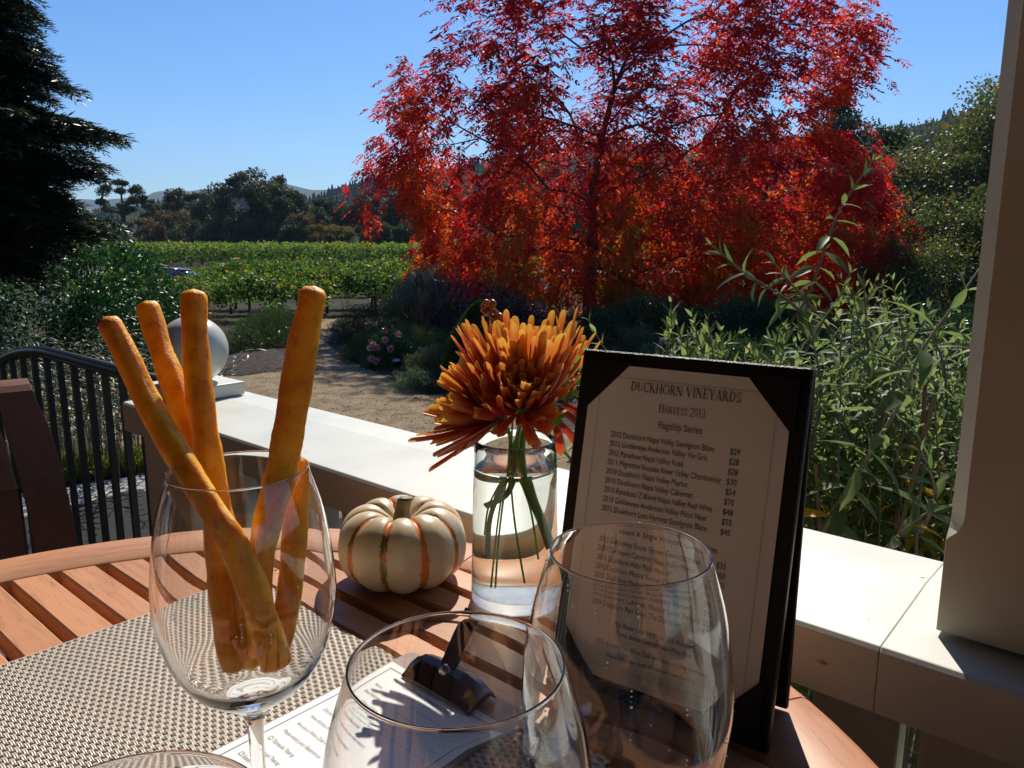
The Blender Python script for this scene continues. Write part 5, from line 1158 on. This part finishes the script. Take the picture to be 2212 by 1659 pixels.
def petal_mat():
    m, t, b = nt('chrysanthemum_petal'); a = t.nodes.new("ShaderNodeAttribute"); a.attribute_name = 'pv'; v = t.nodes.new("ShaderNodeAttribute"); v.attribute_name = 'var'
    r1 = ramp(t, a.outputs['Fac'], [(0, (.26, .10, .015)), (.2, (.32, .025, .012)), (.6, (.48, .045, .018)), (.86, (.66, .13, .03)), (.97, (.84, .42, .07)), (1, (.90, .60, .14))])
    r2 = ramp(t, a.outputs['Fac'], [(0, (.26, .13, .015)), (.3, (.48, .17, .02)), (.75, (.66, .26, .025)), (.95, (.86, .52, .07)), (1, (.92, .68, .16))])
    g = t.nodes.new("ShaderNodeNewGeometry"); mx = t.nodes.new("ShaderNodeMix"); mx.data_type = 'RGBA'; t.links.new(v.outputs['Fac'], mx.inputs[0]); t.links.new(r1.outputs[0], mx.inputs[6]); t.links.new(r2.outputs[0], mx.inputs[7])
    t.links.new(mx.outputs[2], b.inputs['Base Color']); b.inputs['Roughness'].default_value = .34; b.inputs['Specular IOR Level'].default_value = .45
    tr = t.nodes.new("ShaderNodeBsdfTranslucent"); t.links.new(mx.outputs[2], tr.inputs[0]); ms = t.nodes.new("ShaderNodeMixShader"); ms.inputs[0].default_value = .34
    t.links.new(b.outputs[0], ms.inputs[1]); t.links.new(tr.outputs[0], ms.inputs[2]); t.links.new(ms.outputs[0], t.nodes["Material Output"].inputs[0]); return m
pm = petal_mat()
def petals(B, ax, specs, seed):
    """specs: list of (count, polar angle, spread, length, width, incurve, yellow)"""
    r_ = np.random.default_rng(seed); ax = unit(np.array([ax]))[0]; e1 = unit(np.cross(ax, [0, 1, .1])[None])[0]; e2 = np.cross(ax, e1); V = []; F = []; pv = []; va = []; NU, NV = 13, 5
    for cnt_, pol, spr, L, Wd, inc, yel in specs:
        for i in range(cnt_):
            az = 2*math.pi*(i+r_.uniform(-.35, .35))/cnt_+pol; po = rad(pol+r_.normal()*spr); o_ = math.cos(az)*e1+math.sin(az)*e2; d0 = math.cos(po)*ax+math.sin(po)*o_
            po1 = po-rad(inc+r_.normal()*9); d1 = math.cos(po1)*ax+math.sin(po1)*o_; Ln = L*r_.uniform(.80, 1.12); side = unit(np.cross(d0, o_ if pol > 15 else e1)[None])[0]
            if np.linalg.norm(np.cross(d0, o_)) < .1: side = unit(np.cross(d0, e2)[None])[0]
            side = unit((np.cross(ax, o_)+.0*side)[None])[0]; p = B+d0*.004; b = len(V); tw = r_.normal()*.25; W0 = Wd*r_.uniform(.85, 1.4); pts = []
            wig = r_.normal()*.16; yv = r_.normal()*.16
            for k in range(NU):
                t = 1-(1-k/(NU-1))**1.7; tp = 1-(1-max(0, k-1)/(NU-1))**1.7; d = unit(((1-t)*d0+t*d1+side*wig*math.sin(t*3))[None])[0]
                if k: p = p+d*Ln*(t-tp)
                nrm = unit(np.cross(side, d)[None])[0]; nrm = nrm if np.dot(nrm, ax) > 0 or pol > 80 else -nrm
                s2 = side*math.cos(tw*t)+nrm*math.sin(tw*t); n2 = np.cross(s2, d); n2 = n2 if np.dot(n2, nrm) > 0 else -n2
                wv_ = W0*(.34+.66*math.sin(min(1, t*1.25)*math.pi/2))*(max(.0, 1-max(0, (t-.92)/.08)**2.2)**.5)+.0005
                cup = .62*(1-t)+.34*t
                for j in range(NV):
                    u = (j/(NV-1)-.5)*2; V.append(p+s2*wv_*.5*u*(1-.25*cup*abs(u))+n2*wv_*cup*.62*u*u); pv.append(min(1, t*.96+.04*r_.random()))
            for k in range(NU-1):
                for j in range(NV-1): F.append((b+k*NV+j, b+k*NV+j+1, b+(k+1)*NV+j+1, b+(k+1)*NV+j)); va.append(np.clip(yel+yv, 0, 1))
    return V, F, pv, va
stemm = leafmat('flower_stem', [(0, (.08, .14, .03)), (.5, (.16, .26, .06)), (1, (.26, .38, .10))], .25, 1.3, .4, .4)
lfm = leafmat('flower_leaf', [(0, (.08, .2, .02)), (1, (.2, .42, .04))], .5, 1.4, .35, .5)
def flower(px, py, Y, ax, specs, label, seed, stempx, sr=.0034, extra=None, leaves=()):
    B = atY(px, py, Y); root = empty('chrysanthemum', B, 0, label, 'flower', 'orange chrysanthemums in the vase'); V, F, pv, va = petals(B, ax, specs, seed)
    if extra: 
        V2, F2, p2, v2 = extra(B); b = len(V); V += V2; F += [tuple(i+b for i in f) for f in F2]; pv += p2; va += v2
    mesh('petals', V, F, pm, root, smooth=True, var=va, pv=pv)
    m = MB(); a = unit(np.array([ax]))[0]; Vc, Fc = lathe([(0, -.009), (.006, -.007), (.0095, -.001), (.0085, .003), (0, .004)], 14); R_ = np.array(Vector(a).to_track_quat('Z', 'Y').to_matrix()); m.add(np.array(Vc)@R_.T+B, Fc)
    pts = [B]+[atY(x, y, yy) for x, y, yy in stempx]; cv = spline(pts, 40); m.tube(cv, sr*(1+.12*np.sin(np.linspace(0, 14, 40))), 9); m.build('stem', stemm, root, True)
    for (x0, y0, x1, y1, yy, L) in leaves:
        a_, b_ = atY(x0, y0, yy), atY(x1, y1, yy); d = b_-a_; n = 9; t = np.linspace(.0, 1, n); P = a_+d*t[:, None]; sgn = np.where(np.arange(n) % 2, 1, -1); up = np.array([0, -1.0, .1]); sd = unit(np.cross(d, up)[None])[0]
        D = unit(d[None])*.8+sd*sgn[:, None]*.8; D[-1] = d; LL = L*np.sin(np.linspace(.5, 2.7, n)); V, F = leaf_full(P, D, np.repeat(up[None], n, 0), LL, LL*.55, .3, .2); mesh('leaf', V, F, lfm, root, var=varfull(rng.random(n), n), smooth=False)
        mm = MB(); mm.tube([a_, a_+d*.5, b_], [.0012, .001, .0006], 5); mm.build('leaf_stalk', stemm, root)
    return root
big0 = [(10, 10, 3, .034, .0066, 2, .9), (14, 20, 3, .046, .0074, 6, .85), (18, 30, 3, .060, .0082, 14, .75), (21, 42, 4, .074, .009, 22, .6), (23, 55, 4, .084, .0094, 30, .35), (24, 69, 5, .088, .0098, 34, .12), (20, 84, 6, .086, .0094, 28, .02), (12, 102, 8, .078, .009, 14, .0)]
big = [(12, 10, 3, .034, .0050, 0, .9), (18, 19, 3, .050, .0056, 4, .85), (24, 29, 3, .068, .0062, 12, .75), (28, 40, 4, .082, .0066, 22, .55), (30, 52, 4, .090, .0068, 34, .3), (30, 65, 5, .091, .0070, 46, .08), (22, 79, 6, .082, .0072, 50, .0), (8, 96, 8, .060, .0075, 36, .0)]
def droop(B):
    V = []; F = []; pv = []; va = []
    for (x0, y0, x1, y1, x2, y2, yy, W0) in [(1140, 885, 1146, 935, 1166, 972, .672, .009), (1195, 905, 1206, 940, 1212, 985, .68, .008), (1205, 880, 1250, 915, 1275, 955, .672, .0075), (1215, 870, 1262, 900, 1290, 935, .69, .0075), (1160, 900, 1180, 912, 1200, 922, .67, .006), (1085, 905, 1083, 930, 1088, 942, .66, .010), (1180, 890, 1225, 930, 1262, 985, .69, .006)]:
        P = spline([atY(x0, y0, yy), atY(x1, y1, yy-.006), atY(x2, y2, yy)], 10); b = len(V)
        for k, p in enumerate(P):
            t = k/9; w2 = W0*(.5+.5*math.sin(min(1, t*1.4)*math.pi/2))*math.sqrt(max(0, 1-max(0, (t-.8)/.2)**2))+.0004; d = P[min(9, k+1)]-P[max(0, k-1)]; sd = unit(np.cross(d, [0, -1, .2])[None])[0]
            for j in range(5): u = (j/4-.5)*2; V.append(p+sd*w2*.5*u+np.array([0, -1, .2])*w2*.35*(1-u*u)); pv.append(.15+.7*t)
        for k in range(9):
            for j in range(4): F.append((b+k*5+j, b+k*5+j+1, b+(k+1)*5+j+1, b+(k+1)*5+j)); va.append(.0)
    return V, F, pv, va
flower(1132, 872, .700, (.04, -.10, 1.0), big, 'largest orange chrysanthemum, wide dome of petals at the top of the bunch', 1, [(1134, 905, .70), (1128, 945, .703), (1126, 1000, .702), (1138, 1060, .70), (1156, 1115, .70), (1178, 1180, .695)], .0042, droop, [(1225, 868, 1262, 762, .678, .016), (1180, 880, 1208, 905, .665, .012)])
small = [(10, 14, 4, .022, .0048, 6, .8), (15, 30, 5, .030, .0052, 20, .6), (18, 48, 5, .037, .0058, 36, .35), (20, 66, 6, .041, .0064, 52, .08), (13, 88, 7, .042, .0092, 60, .0), (9, 112, 8, .036, .009, 50, .0)]
flower(1126, 876, .640, (.06, -.50, .85), small, 'small half-open orange chrysanthemum in front of the largest one', 2, [(1124, 915, .66), (1118, 945, .69), (1112, 1000, .70), (1100, 1060, .702), (1062, 1090, .70)], .0026)
left = [(8, 6, 4, .040, .0058, 4, .9), (11, 16, 4, .048, .0065, 6, .8), (14, 27, 5, .058, .0072, 8, .55), (17, 39, 5, .066, .0078, 10, .3), (18, 52, 5, .072, .008, 12, .1), (15, 66, 6, .072, .0078, 12, .0)]
flower(1076, 908, .680, (-.92, -.12, .40), left, 'orange chrysanthemum facing left with long spread petals', 3, [(1090, 922, .69), (1102, 945, .70), (1100, 1010, .702), (1085, 1060, .70), (1070, 1120, .70), (1066, 1200, .70)], .0022)
# thin grass stems and the bud sprig
def sprig():
    B = atY(1100, 960, .72); root = empty('bud_sprig', B, 0, 'dry sprig of small reddish buds sticking out left of the largest flower', 'flower bud sprig'); m = MB()
    pth = spline([atY(1108, 1050, .705), atY(1105, 960, .715), atY(1110, 820, .745), atY(1096, 710, .75), atY(1075, 690, .75)], 30); m.tube(pth, .0011, 6); bd = MB()
    for (x, y, s) in [(1045, 664, 1), (1052, 656, 1.1), (1060, 662, 1.1), (1066, 655, .8), (1058, 672, 1.0), (1050, 676, .8), (1072, 678, .9), (1080, 683, 1.0), (1088, 688, .8), (1070, 690, .8), (1063, 684, .7), (1092, 697, .7)]:
        p = atY(x, y, .75+rng.normal()*.004); d = unit(rng.normal(size=(1, 3))+[-.5, 0, .7])[0]; R_ = np.array(Vector(d).to_track_quat('Z', 'Y').to_matrix()); V, F = lathe([(0, -.005*s), (.0028*s, -.003*s), (.0036*s, 0), (.003*s, .003*s), (.0012*s, .0056*s), (0, .0062*s)], 8); bd.add(np.array(V)@R_.T+p, F); m.tube([p, (p+pth[-4])/2+[0, 0, -.001], pth[-4]], .0006, 4)
    m.build('stem', stemm, root); bd.build('buds', noisemat('bud', [(.3, (.20, .05, .02)), (.7, (.42, .16, .04))], 150, 4, .4), root, True)
sprig()
def grass_stems():
    B = atY(1090, 1000, .70); root = empty('grass_stem', B, 0, 'bundle of thin yellow-green grass stems standing in the vase water', 'stem'); m = MB()
    for pts in ([(1112, 950), (1098, 1010), (1082, 1130), (1074, 1260)], [(1113, 950), (1100, 1020), (1088, 1140), (1080, 1262)], [(1114, 950), (1106, 1020), (1112, 1120), (1128, 1250)], [(1110, 955), (1094, 1020), (1068, 1090), (1062, 1150)], [(1116, 950), (1120, 1020), (1140, 1100), (1150, 1200)]):
        m.tube(spline([atY(x, y, .70+rng.normal()*.004) for x, y in pts], 24), .0008, 5)
    m.build('stems', lfm, root)
grass_stems()

# ================================================================== BIG GREY-GREEN SHRUB BEYOND THE RAILING
lm_bud = leafmat('butterfly_bush_leaf', [(0, (.075, .115, .032)), (.45, (.13, .18, .058)), (.85, (.21, .25, .11)), (.93, (.50, .38, .03)), (1, (.70, .38, .02))], .52, 1.6, .48, .22)
def bigshrub():
    c = np.array([1.15, 1.9, 0]); root = empty('butterfly_bush', c, 0, 'big leafy grey-green shrub filling the space between the menu and the column', 'shrub'); P = []; D = []; LL = []; NNv = []; HH = []; m = MB(); stm = plain('shrub_stem', (.17, .15, .09), .6); brn = MB()
    def shoot(cv, L, pitch, r0, k0=0, drop=0.0, full=1.0, spread=1.0):
        cv = spline(cv, 40); seg = np.linalg.norm(np.diff(cv, axis=0), axis=1); tot = seg.sum(); cum = np.concatenate([[0], np.cumsum(seg)]); m.tube(cv, np.linspace(r0, .0012, 40), 6, False); k = int(tot*full/pitch); a0 = rng.random()*3
        for j in range(k):
            s = tot-j*pitch-.004; i = int(np.searchsorted(cum, s)); i = min(max(i, 1), 39); p = cv[i-1]+(cv[i]-cv[i-1])*((s-cum[i-1])/max(1e-6, seg[i-1])); T = unit((cv[i]-cv[i-1])[None])[0]; e1 = unit(np.cross(T, [.2, 1, .1])[None])[0]; e2 = np.cross(T, e1)
            sz = L*min(1., .40+.13*j)*rng.uniform(.62, 1.18)
            for sg in (0, math.pi):
                a = a0+j*math.pi/2+sg+rng.normal()*.2; o_ = math.cos(a)*e1+math.sin(a)*e2; up = max(.25, 2.4-j*.42); P.append(p); D.append(o_*spread+T*up+np.array([0, 0, -.12*min(j, 4)])); NNv.append(T-o_*.15+rng.normal(size=3)*.15); LL.append(sz); HH.append(np.clip(.45+rng.normal()*.23-(0 if j > 1 else .0), 0, .86))
                if j > 2 and rng.random() < .5:   # small axillary leaves
                    P.append(p); D.append(o_*.5+T*1.2+rng.normal(size=3)*.2); NNv.append(T); LL.append(sz*.35); HH.append(.6)
    A = lambda x, y, Y: atY(x, y, Y)
    # the shoots one can tell apart
    shoot([A(1690, 720, 1.75), A(1745, 640, 1.72), A(1790, 510, 1.70), A(1822, 440, 1.69), A(1886, 346, 1.68)], .070, .034, .004)
    shoot([A(1760, 700, 1.6), A(1690, 640, 1.58), A(1610, 590, 1.56), A(1535, 528, 1.55)], .075, .030, .0035)
    shoot([A(1800, 720, 1.62), A(1750, 660, 1.60), A(1690, 590, 1.58), A(1655, 545, 1.57)], .07, .028, .0035)
    shoot([A(1740, 760, 1.55), A(1780, 690, 1.54), A(1815, 640, 1.54), A(1838, 588, 1.54)], .065, .026, .003)
    shoot([A(1760, 1180, 1.30), A(1860, 1010, 1.22), A(1945, 870, 1.2), A(1990, 760, 1.2), A(2075, 640, 1.2), A(2140, 545, 1.22)], .092, .036, .0042)
    shoot([A(2120, 700, 1.15), A(2150, 600, 1.15), A(2190, 520, 1.15), A(2215, 480, 1.15)], .08, .045, .004)
    shoot([A(1990, 1150, 1.15), A(2020, 1080, 1.12), A(2010, 1020, 1.1), A(1990, 975, 1.1)], .085, .030, .0035)
    shoot([A(1900, 1200, 1.2), A(1960, 1140, 1.15), A(2010, 1105, 1.14), A(2060, 1090, 1.14)], .08, .035, .0035)
    shoot([A(1560, 860, 1.5), A(1500, 800, 1.5), A(1475, 740, 1.5), A(1462, 700, 1.5)], .065, .024, .003)
    shoot([A(1380, 850, 1.55), A(1335, 790, 1.55), A(1295, 735, 1.55), A(1272, 690, 1.55)], .055, .028, .0025)
    shoot([A(1240, 1010, 1.35), A(1210, 950, 1.35), A(1188, 905, 1.35), A(1180, 880, 1.35)], .05, .022, .0025)
    shoot([A(1300, 1020, 1.3), A(1235, 990, 1.3), A(1205, 965, 1.3), A(1185, 950, 1.3)], .05, .022, .0025)
    # the mass of the bush
    for i in range(430):
        Y = rng.uniform(1.35, 2.5); x = rng.uniform(1440, 2170); lo = 640+60*math.sin(x*.012+1)+abs(x-1830)*.06
        y = rng.uniform(lo, lo+330) if rng.random() < .75 else rng.uniform(lo+200, 1190); Lh = rng.uniform(.22, .45)
        if x < 1700: Y = rng.uniform(1.4, 1.9)
        tip = A(x, y, Y); b_ = tip-np.array([rng.normal()*.09-.02, rng.normal()*.08, Lh]); mid = (tip+b_)/2+rng.normal(size=3)*.025
        shoot([b_, mid, tip], rng.uniform(.055, .078), rng.uniform(.022, .030), .003, spread=rng.uniform(.7, 1.1))
    # long bare canes from the ground
    for i in range(70):
        x = rng.uniform(1400, 2200); Y = rng.uniform(1.25, 2.4); top = A(x, rng.uniform(760, 1000), Y); g = np.array([top[0]*.8+rng.normal()*.12+.1, top[1]+rng.normal()*.1+.05, 0.0]); cv = spline([g, (g*.5+top*.5)+rng.normal(size=3)*.05, top], 20); brn.tube(cv, np.linspace(.009, .004, 20), 6, False)
        for j in range(7):
            t = rng.uniform(.45, 1); p = cv[int(t*19)]; a = rng.random()*6.28; P.append(p); D.append([math.cos(a), math.sin(a), -.5*rng.random()]); NNv.append([0, 0, 1.]); LL.append(rng.uniform(.06, .1)); HH.append(rng.uniform(.9, 1.0) if rng.random() < .30 else .4)
    P = np.array(P); D = np.array(D); LL = np.array(LL); NNv = np.array(NNv); HH = np.array(HH); n = len(P); k = (P[:, 2] < CZ-.42) & (rng.random(n) < .13); HH[k] = rng.uniform(.9, 1, k.sum())
    V, F = leaf_full(P, D, NNv, LL, LL*.265*rng.uniform(.8, 1.15, n), .35, rng.uniform(.12, .42, n)); mesh('foliage', V, F, lm_bud, root, var=varfull(HH, n), smooth=True); m.build('stems', stm, root, True); brn.build('canes', plain('cane', (.17, .11, .06), .7), root, True)
bigshrub()

# ================================================================== LEAF LITTER AND PEBBLES
def scatter(name, pts, size, mat, hue, asp, label, cat, lift=.012, tilt=.35):
    n = len(pts); P = pts.copy(); P[:, 2] = lift; h = rng.uniform(0, 6.283, n); D = np.stack([np.cos(h), np.sin(h), rng.normal(size=n)*.12], 1); V, F = leaf_quads(P, D, np.array([0, 0, 1.])+rng.normal(size=(n, 3))*tilt, size, size*asp)
    tag(mesh(name, V, F, mat, var=hue), label, cat, kind='stuff')
pb = leafmat('pebble', [(0, (.06, .045, .03)), (.5, (.26, .20, .13)), (1, (.50, .42, .30))], .0, 1, .8, .2)
n = 26000; u = rng.random(n); yy = 9.3+8.5*u**1.4; P = np.stack([rng.uniform(-.42, .02, n)*yy*.95, yy, np.zeros(n)], 1)
scatter('gravel', P, rng.uniform(.008, .026, n), pb, rng.random(n), .8, 'loose pebbles and grit scattered over the sandy path', 'gravel', .009, .5)
n = 2600; yy = rng.uniform(9, 24, n); P = np.stack([rng.normal(size=n)*3.2+rng.uniform(-4, 4, n), yy, np.zeros(n)], 1); P = P[(P[:, 0] > -4.0)]
lt = leafmat('fallen_leaf', [(0, (.16, .03, .02)), (.5, (.26, .11, .03)), (1, (.36, .24, .08))], .2, 1, .7, .2)
scatter('fallen_leaves', P, rng.uniform(.03, .08, len(P)), lt, rng.random(len(P)), .45, 'fallen red and tan leaves under the autumn tree', 'leaf litter', .02)

# ================================================================== AIR
def haze():
    m = bpy.data.materials.new('haze_air'); m.use_nodes = True; t = m.node_tree; t.nodes.clear(); o = t.nodes.new("ShaderNodeOutputMaterial"); v = t.nodes.new("ShaderNodeVolumePrincipled")
    v.inputs['Color'].default_value = (.55, .75, 1, 1); v.inputs['Density'].default_value = .00015; v.inputs['Anisotropy'].default_value = .1; t.links.new(v.outputs[0], o.inputs['Volume'])
    mb = MB(); mb.box((0, 1900, 160), (6400, 4200, 322)); tag(mb.build('haze', m), 'thin blue haze over the valley', 'haze', kind='stuff')
haze()
